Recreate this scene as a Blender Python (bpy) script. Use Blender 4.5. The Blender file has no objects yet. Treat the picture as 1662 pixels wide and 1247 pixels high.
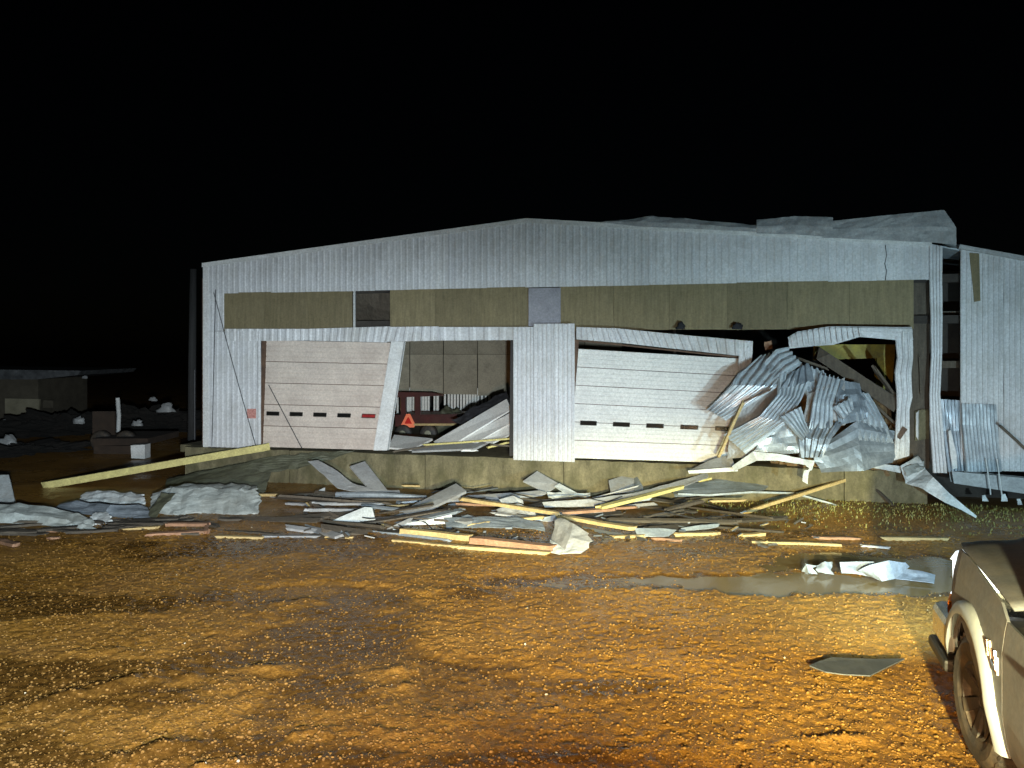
import bpy, bmesh, math, random
import numpy as np
from mathutils import Vector, Matrix, noise as mnoise

random.seed(11)
rng = np.random.default_rng(7)
R = math.radians
scene = bpy.context.scene
COL = scene.collection

# ------------------------------------------------------------------ camera
F_PX, CX, HY, CAM_H = 1255.0, 831.0, 568.0, 3.195
cd = bpy.data.cameras.new('camera')
cam = bpy.data.objects.new('camera', cd)
COL.objects.link(cam)
cam.location = (0, 0, CAM_H)
cam.rotation_euler = (R(90), 0, 0)
cd.sensor_fit = 'HORIZONTAL'
cd.sensor_width = 36.0
cd.lens = 36.0 * F_PX / 1662.0
cd.shift_y = -(623.5 - HY) / 1662.0
cd.clip_start = 0.05
cd.clip_end = 2000
scene.camera = cam

# ------------------------------------------------------------------ world, dim fill sun, exposure
world = bpy.data.worlds.new('World')
scene.world = world
world.use_nodes = True
wn = world.node_tree
wn.nodes.clear()
sky = wn.nodes.new('ShaderNodeTexSky')
sky.sky_type = 'NISHITA'
sky.sun_disc = False
sky.sun_elevation = R(20)
sky.sun_rotation = R(200)
bg = wn.nodes.new('ShaderNodeBackground')
bg.inputs['Strength'].default_value = 0.00012
wo = wn.nodes.new('ShaderNodeOutputWorld')
wn.links.new(sky.outputs[0], bg.inputs[0])
wn.links.new(bg.outputs[0], wo.inputs[0])
sd = bpy.data.lights.new('moon', 'SUN')  # weak cool sun lamp added as fill, no actual moon
sd.energy = 0.006
sd.angle = R(0.5)
sd.color = (0.85, 0.92, 1.0)
so = bpy.data.objects.new('moon', sd)
so.rotation_euler = (R(58), 0, R(-20))
COL.objects.link(so)
vs = scene.view_settings
vs.view_transform = 'Standard'
vs.look = 'None'
vs.exposure = 0.0
vs.gamma = 1.0
vs.use_curve_mapping = False

def beam(name, loc, target, power, color, size, blend, radius=0.06, scale=(1, 1, 1)):
    l = bpy.data.lights.new(name, 'SPOT')
    l.energy = power
    l.color = color
    l.spot_size = R(size)
    l.spot_blend = blend
    l.shadow_soft_size = radius
    o = bpy.data.objects.new(name, l)
    d = Vector(target) - Vector(loc)
    o.rotation_euler = d.to_track_quat('-Z', 'Y').to_euler()
    o.location = Vector(loc)
    o.scale = scale
    COL.objects.link(o)
    return o

WARM = (1.0, 0.55, 0.24)
COOL = (0.62, 0.88, 1.0)
# unseen lamps of the vehicle the picture was taken from (its own lamps stand just right of the camera)
beam('halogen_headlamp_beam', (-0.2, -0.6, 2.0), (1.3, 8.8, -0.2), 3500, WARM, 100, 1.0, 0.09, (1, 0.36, 1))
beam('halogen_headlamp_beam', (1.0, -0.6, 2.0), (3.7, 11.0, 0.0), 18500, (1.0, 0.93, 0.50), 66, 1.0, 0.09, (1, 0.26, 1))
beam('roof_lamp_beam', (0.4, -0.8, 2.75), (-8.6, 19.0, 0.3), 15000, (0.80, 0.93, 1.0), 88, 1.0, 0.12, (1, 0.42, 1))  # unseen roof lamp, added to light the left of the front

# ------------------------------------------------------------------ picture <-> place
H = 4.5
DOCK = 0.8
L2 = Vector((-1.681 * H, F_PX * H / 295.0))
R2 = Vector((1.835 * H, F_PX * H / 370.0))
WID = (R2 - L2).length
E2 = (R2 - L2) / WID
N2 = Vector((E2.y, -E2.x))          # towards the yard

def ray(px, py):
    return Vector(((px - CX) / F_PX, 1.0, (HY - py) / F_PX))

def FP(px, py, w=0.0):
    """point of the plane parallel to the warehouse front, w metres out into the yard"""
    d = ray(px, py)
    base = L2 + N2 * w
    t = base.dot(N2) / (d.x * N2.x + d.y * N2.y)
    return Vector((d.x * t, d.y * t, CAM_H + d.z * t))

def UW(u, w, z):
    p = L2 + E2 * u + N2 * w
    return Vector((p.x, p.y, z))

def UOF(px, w=0.0):
    p = FP(px, HY, w)
    return (Vector((p.x, p.y)) - L2).dot(E2)

def GP(px, py, z=0.0):
    d = ray(px, py)
    t = (z - CAM_H) / d.z
    return Vector((d.x * t, d.y * t, z))

def DP(px, py, y):
    d = ray(px, py)
    return Vector((d.x * y, y, CAM_H + d.z * y))

# ------------------------------------------------------------------ materials
MATS = {}
def node(nt, typ, **kw):
    n = nt.nodes.new(typ)
    for k, v in kw.items():
        setattr(n, k, v)
    return n

def mat(name, c1, c2=None, scale=3.0, rough=0.6, rough2=None, metal=0.0, stretch=(1, 1, 1),
        bump=0.0, bump_scale=40.0, detail=6.0, dirt=None, dirt_amt=0.0, dirt_scale=1.5, vary=0.0, spec=0.5, grain=0.26):
    m = bpy.data.materials.new(name)
    m.use_nodes = True
    nt = m.node_tree
    b = nt.nodes['Principled BSDF']
    b.inputs['Metallic'].default_value = metal
    b.inputs['Specular IOR Level'].default_value = spec
    tc = node(nt, 'ShaderNodeTexCoord')
    oi = node(nt, 'ShaderNodeObjectInfo')
    add = node(nt, 'ShaderNodeVectorMath', operation='ADD')
    sc = node(nt, 'ShaderNodeVectorMath', operation='SCALE')
    sc.inputs['Scale'].default_value = 37.0
    cmb = node(nt, 'ShaderNodeCombineXYZ')
    for i in range(3):
        nt.links.new(oi.outputs['Random'], cmb.inputs[i])
    nt.links.new(cmb.outputs[0], sc.inputs[0])
    mp = node(nt, 'ShaderNodeMapping')
    mp.inputs['Scale'].default_value = stretch
    nt.links.new(tc.outputs['Object'], mp.inputs[0])
    nt.links.new(mp.outputs[0], add.inputs[0])
    nt.links.new(sc.outputs[0], add.inputs[1])
    n1 = node(nt, 'ShaderNodeTexNoise')
    n1.inputs['Scale'].default_value = scale
    n1.inputs['Detail'].default_value = detail
    n1.inputs['Roughness'].default_value = 0.65
    nt.links.new(add.outputs[0], n1.inputs[0])
    rp = node(nt, 'ShaderNodeValToRGB')
    c2 = c2 or tuple(x * 0.7 for x in c1)
    rp.color_ramp.elements[0].position = 0.32
    rp.color_ramp.elements[1].position = 0.68
    rp.color_ramp.elements[0].color = (*c2, 1)
    rp.color_ramp.elements[1].color = (*c1, 1)
    nt.links.new(n1.outputs[0], rp.inputs[0])
    col = rp.outputs[0]
    if grain:
        ng = node(nt, 'ShaderNodeTexNoise')
        ng.inputs['Scale'].default_value = 22.0
        ng.inputs['Detail'].default_value = 5
        ng.inputs['Roughness'].default_value = 0.8
        nt.links.new(tc.outputs['Object'], ng.inputs[0])
        mg = node(nt, 'ShaderNodeMapRange')
        mg.inputs['From Min'].default_value = 0.3
        mg.inputs['From Max'].default_value = 0.7
        mg.inputs['To Min'].default_value = 1 - grain
        mg.inputs['To Max'].default_value = 1 + grain
        nt.links.new(ng.outputs[0], mg.inputs[0])
        xg = node(nt, 'ShaderNodeVectorMath', operation='SCALE')
        nt.links.new(col, xg.inputs[0])
        nt.links.new(mg.outputs[0], xg.inputs['Scale'])
        col = xg.outputs[0]
    if dirt:
        n2 = node(nt, 'ShaderNodeTexNoise')
        n2.inputs['Scale'].default_value = dirt_scale
        n2.inputs['Detail'].default_value = 8
        n2.inputs['Roughness'].default_value = 0.7
        nt.links.new(tc.outputs['Object'], n2.inputs[0])
        r2 = node(nt, 'ShaderNodeValToRGB')
        r2.color_ramp.elements[0].position = 0.45
        r2.color_ramp.elements[1].position = 0.72
        r2.color_ramp.elements[0].color = (0, 0, 0, 1)
        r2.color_ramp.elements[1].color = (dirt_amt,) * 3 + (1,)
        nt.links.new(n2.outputs[0], r2.inputs[0])
        mx = node(nt, 'ShaderNodeMix', data_type='RGBA')
        nt.links.new(r2.outputs[0], mx.inputs['Factor'])
        nt.links.new(col, mx.inputs['A'])
        mx.inputs['B'].default_value = (*dirt, 1)
        col = mx.outputs['Result']
    if vary:
        hs = node(nt, 'ShaderNodeHueSaturation')
        mr = node(nt, 'ShaderNodeMapRange')
        mr.inputs['To Min'].default_value = 1 - vary
        mr.inputs['To Max'].default_value = 1 + vary
        nt.links.new(oi.outputs['Random'], mr.inputs[0])
        nt.links.new(mr.outputs[0], hs.inputs['Value'])
        nt.links.new(col, hs.inputs['Color'])
        col = hs.outputs[0]
    nt.links.new(col, b.inputs['Base Color'])
    if rough2 is not None:
        mr = node(nt, 'ShaderNodeMapRange')
        mr.inputs['From Min'].default_value = 0.3
        mr.inputs['From Max'].default_value = 0.7
        mr.inputs['To Min'].default_value = rough
        mr.inputs['To Max'].default_value = rough2
        nt.links.new(n1.outputs[0], mr.inputs[0])
        nt.links.new(mr.outputs[0], b.inputs['Roughness'])
    else:
        b.inputs['Roughness'].default_value = rough
    if bump:
        n3 = node(nt, 'ShaderNodeTexNoise')
        n3.inputs['Scale'].default_value = bump_scale
        n3.inputs['Detail'].default_value = 4
        nt.links.new(mp.outputs[0], n3.inputs[0])
        bp = node(nt, 'ShaderNodeBump')
        bp.inputs['Strength'].default_value = bump
        bp.inputs['Distance'].default_value = 0.02
        nt.links.new(n3.outputs[0], bp.inputs['Height'])
        nt.links.new(bp.outputs[0], b.inputs['Normal'])
    MATS[name] = m
    return m

mat('white_siding', (0.60, 0.61, 0.62), (0.50, 0.51, 0.53), 2.2, 0.42, 0.6, dirt=(0.33, 0.32, 0.29), dirt_amt=0.7, dirt_scale=1.1, stretch=(1, 1, 0.35), bump=0.12, bump_scale=3.0, vary=0.05)
mat('white_trim', (0.66, 0.67, 0.66), (0.56, 0.57, 0.57), 3.0, 0.4, 0.55, dirt=(0.38, 0.36, 0.32), dirt_amt=0.5, dirt_scale=2.5, bump=0.1, bump_scale=5)
mat('door_paint', (0.62, 0.54, 0.47), (0.52, 0.45, 0.40), 2.0, 0.5, 0.65, dirt=(0.36, 0.29, 0.25), dirt_amt=0.6, dirt_scale=1.3, bump=0.05, bump_scale=8)
mat('door_white', (0.70, 0.70, 0.67), (0.60, 0.61, 0.59), 2.0, 0.45, 0.6, dirt=(0.42, 0.42, 0.42), dirt_amt=0.55, dirt_scale=1.3, bump=0.05, bump_scale=8)
mat('sheathing', (0.21, 0.172, 0.092), (0.135, 0.112, 0.06), 6.0, 0.8, stretch=(3.5, 3.5, 0.25), dirt=(0.26, 0.22, 0.14), dirt_amt=0.35, dirt_scale=0.9, bump=0.2, bump_scale=20, vary=0.12)
mat('grey_board', (0.29, 0.29, 0.32), (0.23, 0.23, 0.26), 4.0, 0.7)
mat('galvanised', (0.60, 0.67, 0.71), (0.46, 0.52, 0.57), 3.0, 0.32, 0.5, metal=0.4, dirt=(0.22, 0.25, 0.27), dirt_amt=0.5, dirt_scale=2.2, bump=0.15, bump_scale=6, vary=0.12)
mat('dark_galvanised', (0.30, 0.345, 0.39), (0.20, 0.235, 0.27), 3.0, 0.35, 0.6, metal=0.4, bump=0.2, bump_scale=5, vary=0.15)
mat('puddle_sheet', (0.27, 0.31, 0.35), (0.18, 0.205, 0.24), 5.0, 0.5, 0.7, dirt=(0.16, 0.15, 0.13), dirt_amt=0.6, dirt_scale=4, bump=0.3, bump_scale=8)
mat('loose_sheet', (0.085, 0.095, 0.11), (0.06, 0.066, 0.075), 5.0, 0.35, 0.55, bump=0.2, bump_scale=8)
mat('grey_sheet', (0.40, 0.41, 0.41), (0.30, 0.31, 0.32), 3.5, 0.5, 0.7, metal=0.1, dirt=(0.2, 0.19, 0.17), dirt_amt=0.5, dirt_scale=3, bump=0.15, bump_scale=6, vary=0.12)
mat('pale_sheet', (0.66, 0.70, 0.70), (0.52, 0.57, 0.58), 3.0, 0.5, 0.7, dirt=(0.28, 0.27, 0.24), dirt_amt=0.7, dirt_scale=3, bump=0.3, bump_scale=7, vary=0.08)
mat('insulation_facing', (0.46, 0.50, 0.48), (0.33, 0.37, 0.36), 2.5, 0.7, dirt=(0.2, 0.2, 0.17), dirt_amt=0.7, dirt_scale=2, bump=0.5, bump_scale=5)
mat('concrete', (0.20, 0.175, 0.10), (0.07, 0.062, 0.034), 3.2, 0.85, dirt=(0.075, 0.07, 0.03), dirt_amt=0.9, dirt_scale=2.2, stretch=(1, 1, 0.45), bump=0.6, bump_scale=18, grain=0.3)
mat('interior_panel', (0.30, 0.27, 0.20), (0.22, 0.195, 0.145), 1.6, 0.85, dirt=(0.09, 0.08, 0.06), dirt_amt=0.6, dirt_scale=1.2, vary=0.1)
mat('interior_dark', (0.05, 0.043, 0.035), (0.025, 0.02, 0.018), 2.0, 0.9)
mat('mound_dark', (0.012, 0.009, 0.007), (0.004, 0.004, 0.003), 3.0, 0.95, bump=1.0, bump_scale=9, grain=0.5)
mat('rust_steel', (0.13, 0.075, 0.045), (0.06, 0.035, 0.025), 5.0, 0.75, bump=0.3, bump_scale=30)
mat('brown_post', (0.11, 0.09, 0.066), (0.06, 0.048, 0.036), 4.0, 0.85, stretch=(4, 4, 0.5), bump=0.3, bump_scale=20)
mat('yellow_steel', (0.42, 0.34, 0.02), (0.28, 0.22, 0.015), 3.0, 0.55, dirt=(0.06, 0.05, 0.02), dirt_amt=0.7, dirt_scale=3)
mat('red_paint', (0.07, 0.011, 0.008), (0.03, 0.006, 0.005), 3.0, 0.5, dirt=(0.06, 0.02, 0.015), dirt_amt=0.7, dirt_scale=4)
mat('sign_orange', (0.95, 0.24, 0.12), (0.9, 0.2, 0.1), 3.0, 0.4, grain=0)
mat('sign_red', (0.55, 0.02, 0.015), (0.45, 0.02, 0.015), 3.0, 0.4)
mat('sign_pink', (0.60, 0.32, 0.28), (0.38, 0.14, 0.12), 30.0, 0.5)
mat('white_slat', (0.70, 0.70, 0.66), (0.6, 0.6, 0.56), 4.0, 0.5)
mat('pine', (0.56, 0.43, 0.20), (0.40, 0.29, 0.12), 5.0, 0.7, stretch=(0.5, 8, 8), bump=0.3, bump_scale=12, dirt=(0.18, 0.12, 0.06), dirt_amt=0.5, dirt_scale=4, vary=0.12)
mat('yellow_foam', (0.62, 0.55, 0.22), (0.48, 0.42, 0.16), 8.0, 0.85, bump=0.8, bump_scale=25, dirt=(0.25, 0.2, 0.09), dirt_amt=0.5, dirt_scale=4)
mat('red_wood', (0.42, 0.24, 0.14), (0.27, 0.14, 0.08), 5.0, 0.75, stretch=(0.5, 8, 8), bump=0.3, bump_scale=12, dirt=(0.12, 0.07, 0.04), dirt_amt=0.6, dirt_scale=4, vary=0.2)
mat('old_wood', (0.085, 0.07, 0.05), (0.04, 0.033, 0.025), 5.0, 0.8, stretch=(0.5, 8, 8), bump=0.4, bump_scale=12, vary=0.4)
mat('batt', (0.20, 0.13, 0.06), (0.08, 0.05, 0.025), 6.0, 0.95, bump=1.0, bump_scale=20, vary=0.15)
mat('black_cloth', (0.02, 0.021, 0.026), (0.01, 0.01, 0.012), 6.0, 0.9, bump=0.8, bump_scale=14)
mat('tarp', (0.11, 0.115, 0.075), (0.06, 0.062, 0.04), 3.0, 0.6, bump=0.5, bump_scale=6)
mat('cable', (0.03, 0.03, 0.035), (0.02, 0.02, 0.02), 3.0, 0.6)
mat('pole_wood', (0.03, 0.03, 0.03), (0.016, 0.016, 0.016), 3.0, 0.9, stretch=(6, 6, 0.4), bump=0.3)
mat('dark_window', (0.015, 0.014, 0.012), (0.01, 0.01, 0.01), 3.0, 0.12)
mat('red_window', (0.35, 0.03, 0.03), (0.12, 0.02, 0.02), 4.0, 0.2)  # pane coloured red to carry a reflected red light
mat('stone', (0.30, 0.165, 0.042), (0.13, 0.068, 0.018), 14.0, 0.6, 0.9, vary=0.0, spec=0.2)
mat('pale_stone', (0.62, 0.56, 0.42), (0.42, 0.36, 0.25), 12.0, 0.4, 0.7)
mat('grass', (0.27, 0.25, 0.07), (0.16, 0.16, 0.045), 9.0, 0.6)
mat('truck_paint', (0.15, 0.155, 0.162), (0.11, 0.114, 0.12), 3.0, 0.5, 0.7, metal=0.0, dirt=(0.20, 0.18, 0.155), dirt_amt=0.7, dirt_scale=4, bump=0.02)
mat('black_plastic', (0.018, 0.016, 0.015), (0.012, 0.011, 0.01), 8.0, 0.5, bump=0.1, bump_scale=60)
mat('flare_plastic', (0.33, 0.35, 0.36), (0.27, 0.285, 0.295), 5.0, 0.25, 0.4, metal=0.25, grain=0.05)  # lightened so the bright highlight along the arch sits in its colour
mat('tyre_rubber', (0.035, 0.03, 0.027), (0.022, 0.02, 0.018), 9.0, 0.65, dirt=(0.12, 0.085, 0.05), dirt_amt=0.7, dirt_scale=6, bump=0.2, bump_scale=40)
mat('chrome', (0.80, 0.78, 0.74), (0.7, 0.68, 0.65), 5.0, 0.16, 0.3, metal=1.0)
mat('amber_lens', (0.75, 0.24, 0.02), (0.6, 0.18, 0.02), 5.0, 0.15)
mat('truck_glass', (0.02, 0.022, 0.024), (0.015, 0.016, 0.018), 3.0, 0.05)
mat('shed_roof', (0.13, 0.135, 0.14), (0.04, 0.042, 0.045), 3.0, 0.6, vary=0.05)
mat('shed_wall', (0.10, 0.085, 0.06), (0.06, 0.05, 0.035), 2.0, 0.85)
mat('beige_paint', (0.30, 0.27, 0.19), (0.2, 0.18, 0.12), 2.0, 0.7)

def lens_mat(name, col, strength):
    m = bpy.data.materials.new(name)
    m.use_nodes = True
    b = m.node_tree.nodes['Principled BSDF']
    b.inputs['Base Color'].default_value = (*col, 1)
    b.inputs['Emission Color'].default_value = (*col, 1)
    b.inputs['Emission Strength'].default_value = strength
    b.inputs['Roughness'].default_value = 0.1
    MATS[name] = m
lens_mat('lamp_lens', (0.85, 0.95, 1.0), 1.6)

def ground_material():
    m = bpy.data.materials.new('wet_gravel')
    m.use_nodes = True
    nt = m.node_tree
    b = nt.nodes['Principled BSDF']
    g = node(nt, 'ShaderNodeNewGeometry')
    def noise_tex(scale, detail=5, rough=0.6):
        n = node(nt, 'ShaderNodeTexNoise')
        n.inputs['Scale'].default_value = scale
        n.inputs['Detail'].default_value = detail
        n.inputs['Roughness'].default_value = rough
        nt.links.new(g.outputs['Position'], n.inputs[0])
        return n
    big = noise_tex(0.55, 6, 0.68)
    fine = noise_tex(26, 6, 0.75)
    r1 = node(nt, 'ShaderNodeValToRGB')
    e = r1.color_ramp.elements
    e[0].position = 0.28; e[0].color = (0.115, 0.055, 0.012, 1)
    e[1].position = 0.72; e[1].color = (0.56, 0.305, 0.062, 1)
    x = r1.color_ramp.elements.new(0.5); x.color = (0.31, 0.156, 0.030, 1)
    nt.links.new(fine.outputs[0], r1.inputs[0])
    r2 = node(nt, 'ShaderNodeValToRGB')
    e = r2.color_ramp.elements
    e[0].position = 0.36; e[0].color = (0.60, 0.57, 0.54, 1)
    e[1].position = 0.65; e[1].color = (1.0, 1.0, 1.0, 1)
    nt.links.new(big.outputs[0], r2.inputs[0])
    mx = node(nt, 'ShaderNodeMix', data_type='RGBA', blend_type='MULTIPLY')
    mx.inputs['Factor'].default_value = 1.0
    nt.links.new(r1.outputs[0], mx.inputs['A'])
    nt.links.new(r2.outputs[0], mx.inputs['B'])
    nt.links.new(mx.outputs['Result'], b.inputs['Base Color'])
    wet = noise_tex(0.8, 4)
    mr = node(nt, 'ShaderNodeMapRange')
    mr.inputs['From Min'].default_value = 0.38
    mr.inputs['From Max'].default_value = 0.62
    mr.inputs['To Min'].default_value = 0.2
    mr.inputs['To Max'].default_value = 0.55
    nt.links.new(wet.outputs[0], mr.inputs[0])
    sep = node(nt, 'ShaderNodeSeparateXYZ')
    nt.links.new(g.outputs['Position'], sep.inputs[0])
    low = node(nt, 'ShaderNodeMapRange')          # standing wet in the hollows
    low.inputs['From Min'].default_value = -0.030
    low.inputs['From Max'].default_value = -0.006
    low.inputs['To Min'].default_value = 1.0
    low.inputs['To Max'].default_value = 0.0
    nt.links.new(sep.outputs['Z'], low.inputs[0])
    at = node(nt, 'ShaderNodeAttribute', attribute_name='mud')
    mxx = node(nt, 'ShaderNodeMath', operation='MULTIPLY')
    nt.links.new(at.outputs['Fac'], mxx.inputs[0])
    mxx.inputs[1].default_value = 0.9
    lo2 = node(nt, 'ShaderNodeMath', operation='MAXIMUM')
    nt.links.new(low.outputs[0], lo2.inputs[0])
    nt.links.new(mxx.outputs[0], lo2.inputs[1])
    low = lo2
    rmx = node(nt, 'ShaderNodeMix', data_type='FLOAT')
    nt.links.new(low.outputs[0], rmx.inputs['Factor'])
    nt.links.new(mr.outputs[0], rmx.inputs['A'])
    rmx.inputs['B'].default_value = 0.16
    nt.links.new(rmx.outputs['Result'], b.inputs['Roughness'])
    wmx = node(nt, 'ShaderNodeMix', data_type='RGBA', blend_type='MULTIPLY')
    nt.links.new(low.outputs[0], wmx.inputs['Factor'])
    nt.links.new(mx.outputs['Result'], wmx.inputs['A'])
    wmx.inputs['B'].default_value = (0.36, 0.36, 0.42, 1)
    nt.links.new(wmx.outputs['Result'], b.inputs['Base Color'])
    flat = node(nt, 'ShaderNodeMapRange')
    flat.inputs['To Min'].default_value = 0.6
    flat.inputs['To Max'].default_value = 0.25
    nt.links.new(low.outputs[0], flat.inputs[0])
    vor = noise_tex(42, 3, 0.5)
    bp = node(nt, 'ShaderNodeBump')
    bp.inputs['Strength'].default_value = 0.6
    bp.inputs['Distance'].default_value = 0.02
    nt.links.new(flat.outputs[0], bp.inputs['Strength'])
    nt.links.new(vor.outputs[0], bp.inputs['Height'])
    bp2 = node(nt, 'ShaderNodeBump')
    bp2.inputs['Strength'].default_value = 0.5
    bp2.inputs['Distance'].default_value = 0.01
    nt.links.new(flat.outputs[0], bp2.inputs['Strength'])
    nt.links.new(fine.outputs[0], bp2.inputs['Height'])
    nt.links.new(bp.outputs[0], bp2.inputs['Normal'])
    nt.links.new(bp2.outputs[0], b.inputs['Normal'])
    MATS['wet_gravel'] = m
ground_material()

def water_material():
    m = bpy.data.materials.new('muddy_water')
    m.use_nodes = True
    nt = m.node_tree
    b = nt.nodes['Principled BSDF']
    b.inputs['Base Color'].default_value = (0.17, 0.115, 0.045, 1)
    b.inputs['Roughness'].default_value = 0.12
    b.inputs['IOR'].default_value = 1.33
    g = node(nt, 'ShaderNodeNewGeometry')
    n = node(nt, 'ShaderNodeTexNoise')
    n.inputs['Scale'].default_value = 7
    n.inputs['Detail'].default_value = 3
    nt.links.new(g.outputs['Position'], n.inputs[0])
    bp = node(nt, 'ShaderNodeBump')
    bp.inputs['Strength'].default_value = 0.12
    bp.inputs['Distance'].default_value = 0.02
    nt.links.new(n.outputs[0], bp.inputs['Height'])
    nt.links.new(bp.outputs[0], b.inputs['Normal'])
    MATS['muddy_water'] = m
water_material()

# ------------------------------------------------------------------ mesh helpers
ORI = {}
class MB:
    def __init__(self):
        self.v, self.f, self.mi = [], [], []
    def add(self, verts, faces, mi=0):
        o = len(self.v)
        self.v += [tuple(p) for p in verts]
        self.f += [tuple(i + o for i in f) for f in faces]
        self.mi += [mi] * len(faces)
        return self
    def box(self, lo, hi, M=None, mi=0):
        vs = [Vector((x, y, z)) for z in (lo[2], hi[2]) for y in (lo[1], hi[1]) for x in (lo[0], hi[0])]
        if M is not None:
            vs = [M @ p for p in vs]
        return self.add(vs, [(0, 2, 3, 1), (4, 5, 7, 6), (0, 1, 5, 4), (2, 6, 7, 3), (0, 4, 6, 2), (1, 3, 7, 5)], mi)
    def prism(self, pts, off, mi=0):
        """polygon pts extruded by vector off"""
        n = len(pts)
        off = Vector(off)
        vs = [Vector(p) for p in pts] + [Vector(p) + off for p in pts]
        fs = [tuple(range(n)), tuple(range(2 * n - 1, n - 1, -1))]
        fs += [(i, (i + 1) % n + 0, (i + 1) % n + n, i + n) for i in range(n)]
        return self.add(vs, fs, mi)
    def tube(self, pts, rad, seg=8, cap=True, mi=0):
        pts = [Vector(p) for p in pts]
        n = len(pts)
        rads = rad if isinstance(rad, (list, tuple)) else [rad] * n
        vs, fs = [], []
        for i, p in enumerate(pts):
            t = (pts[min(i + 1, n - 1)] - pts[max(i - 1, 0)]).normalized()
            a = t.orthogonal().normalized() if abs(t.z) > 0.9 else t.cross(Vector((0, 0, 1))).normalized()
            b = t.cross(a)
            for k in range(seg):
                q = 2 * math.pi * k / seg
                vs.append(p + (a * math.cos(q) + b * math.sin(q)) * rads[i])
        for i in range(n - 1):
            for k in range(seg):
                fs.append((i * seg + k, i * seg + (k + 1) % seg, (i + 1) * seg + (k + 1) % seg, (i + 1) * seg + k))
        if cap:
            fs.append(tuple(range(seg - 1, -1, -1)))
            fs.append(tuple(range((n - 1) * seg, n * seg)))
        return self.add(vs, fs, mi)
    def lathe(self, prof, M, seg=40, mi=0, closed=False):
        """prof (axial, radius) spun about local x"""
        vs, fs = [], []
        n = len(prof)
        for k in range(seg):
            q = 2 * math.pi * k / seg
            for a, r in prof:
                vs.append(M @ Vector((a, r * math.cos(q), r * math.sin(q))))
        for k in range(seg):
            k2 = (k + 1) % seg
            for i in range(n if closed else n - 1):
                i2 = (i + 1) % n
                fs.append((k * n + i, k * n + i2, k2 * n + i2, k2 * n + i))
        return self.add(vs, fs, mi)

def tag(o, label=None, cat=None, group=None, kind=None):
    if label: o['label'] = label
    if cat: o['category'] = cat
    if group: o['group'] = group
    if kind: o['kind'] = kind
    return o

def build(mb, name, material, parent=None, label=None, cat=None, group=None, kind=None, smooth=False,
          solid=0.0, bevel=0.0, origin=None):
    if isinstance(mb, tuple):
        V, Fs, mis = mb[0], mb[1], None
    else:
        V, Fs, mis = mb.v, mb.f, mb.mi
    A = np.array(V, dtype=float)
    if origin is None:
        origin = Vector(((A[:, 0].min() + A[:, 0].max()) / 2, (A[:, 1].min() + A[:, 1].max()) / 2, A[:, 2].min()))
    A = A - np.array(origin)
    me = bpy.data.meshes.new(name)
    me.from_pydata(A.tolist(), [], Fs)
    mats = material if isinstance(material, (list, tuple)) else [material]
    for mm in mats:
        me.materials.append(MATS[mm])
    if mis and len(mats) > 1:
        me.polygons.foreach_set('material_index', mis)
    if smooth:
        me.polygons.foreach_set('use_smooth', [True] * len(me.polygons))
    me.update()
    o = bpy.data.objects.new(name, me)
    COL.objects.link(o)
    po = Vector((0, 0, 0))
    if parent:
        o.parent = parent
        po = ORI[parent.name]
    o.location = Vector(origin) - po
    ORI[o.name] = Vector(origin)
    if solid:
        md = o.modifiers.new('thickness', 'SOLIDIFY')
        md.thickness = solid
        md.offset = 0
    if bevel:
        md = o.modifiers.new('edge', 'BEVEL')
        md.width = bevel
        md.segments = 2
        md.limit_method = 'ANGLE'
    return tag(o, label, cat, group, kind)

def empty(name, loc, label=None, cat=None, group=None):
    o = bpy.data.objects.new(name, None)
    COL.objects.link(o)
    o.location = loc
    o.empty_display_size = 0.3
    ORI[o.name] = Vector(loc)
    return tag(o, label, cat, group)

def nz(p, s=1.0, seed=0.0):
    return mnoise.noise(Vector((p[0] * s + seed, p[1] * s - seed * 0.7, p[2] * s + seed * 1.3)))

def rib_profile(s, pitch, depth):
    """trapezoid rib height at distance s"""
    q = (s / pitch) % 1.0
    if q < 0.12: return depth * q / 0.12
    if q < 0.34: return depth
    if q < 0.46: return depth * (0.46 - q) / 0.12
    return 0.0

def rib_stops(width, pitch):
    st = [0.0]
    k = 0
    while k * pitch < width:
        for q in (0.0, 0.12, 0.34, 0.46):
            x = (k + q) * pitch
            if 1e-4 < x < width - 1e-4:
                st.append(x)
        k += 1
    st.append(width)
    return st

def ribbed(u0, u1, zlo, zhi, w, pitch=0.15, depth=0.022, nz_=3, wave=0.0, seed=0.0):
    """vertical ribbed cladding sheet on the front plane"""
    mb = MB()
    st = rib_stops(u1 - u0, pitch)
    vs, fs = [], []
    for i, s in enumerate(st):
        u = u0 + s
        a = zlo(u) if callable(zlo) else zlo
        b = zhi(u) if callable(zhi) else zhi
        for k in range(nz_ + 1):
            z = a + (b - a) * k / nz_
            ww = w + rib_profile(s, pitch, depth)
            if wave:
                ww += wave * nz((u, z, 0), 1.3, seed)
            vs.append(UW(u, ww, z))
    m = nz_ + 1
    for i in range(len(st) - 1):
        for k in range(nz_):
            fs.append((i * m + k, (i + 1) * m + k, (i + 1) * m + k + 1, i * m + k + 1))
    return mb.add(vs, fs)

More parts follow.
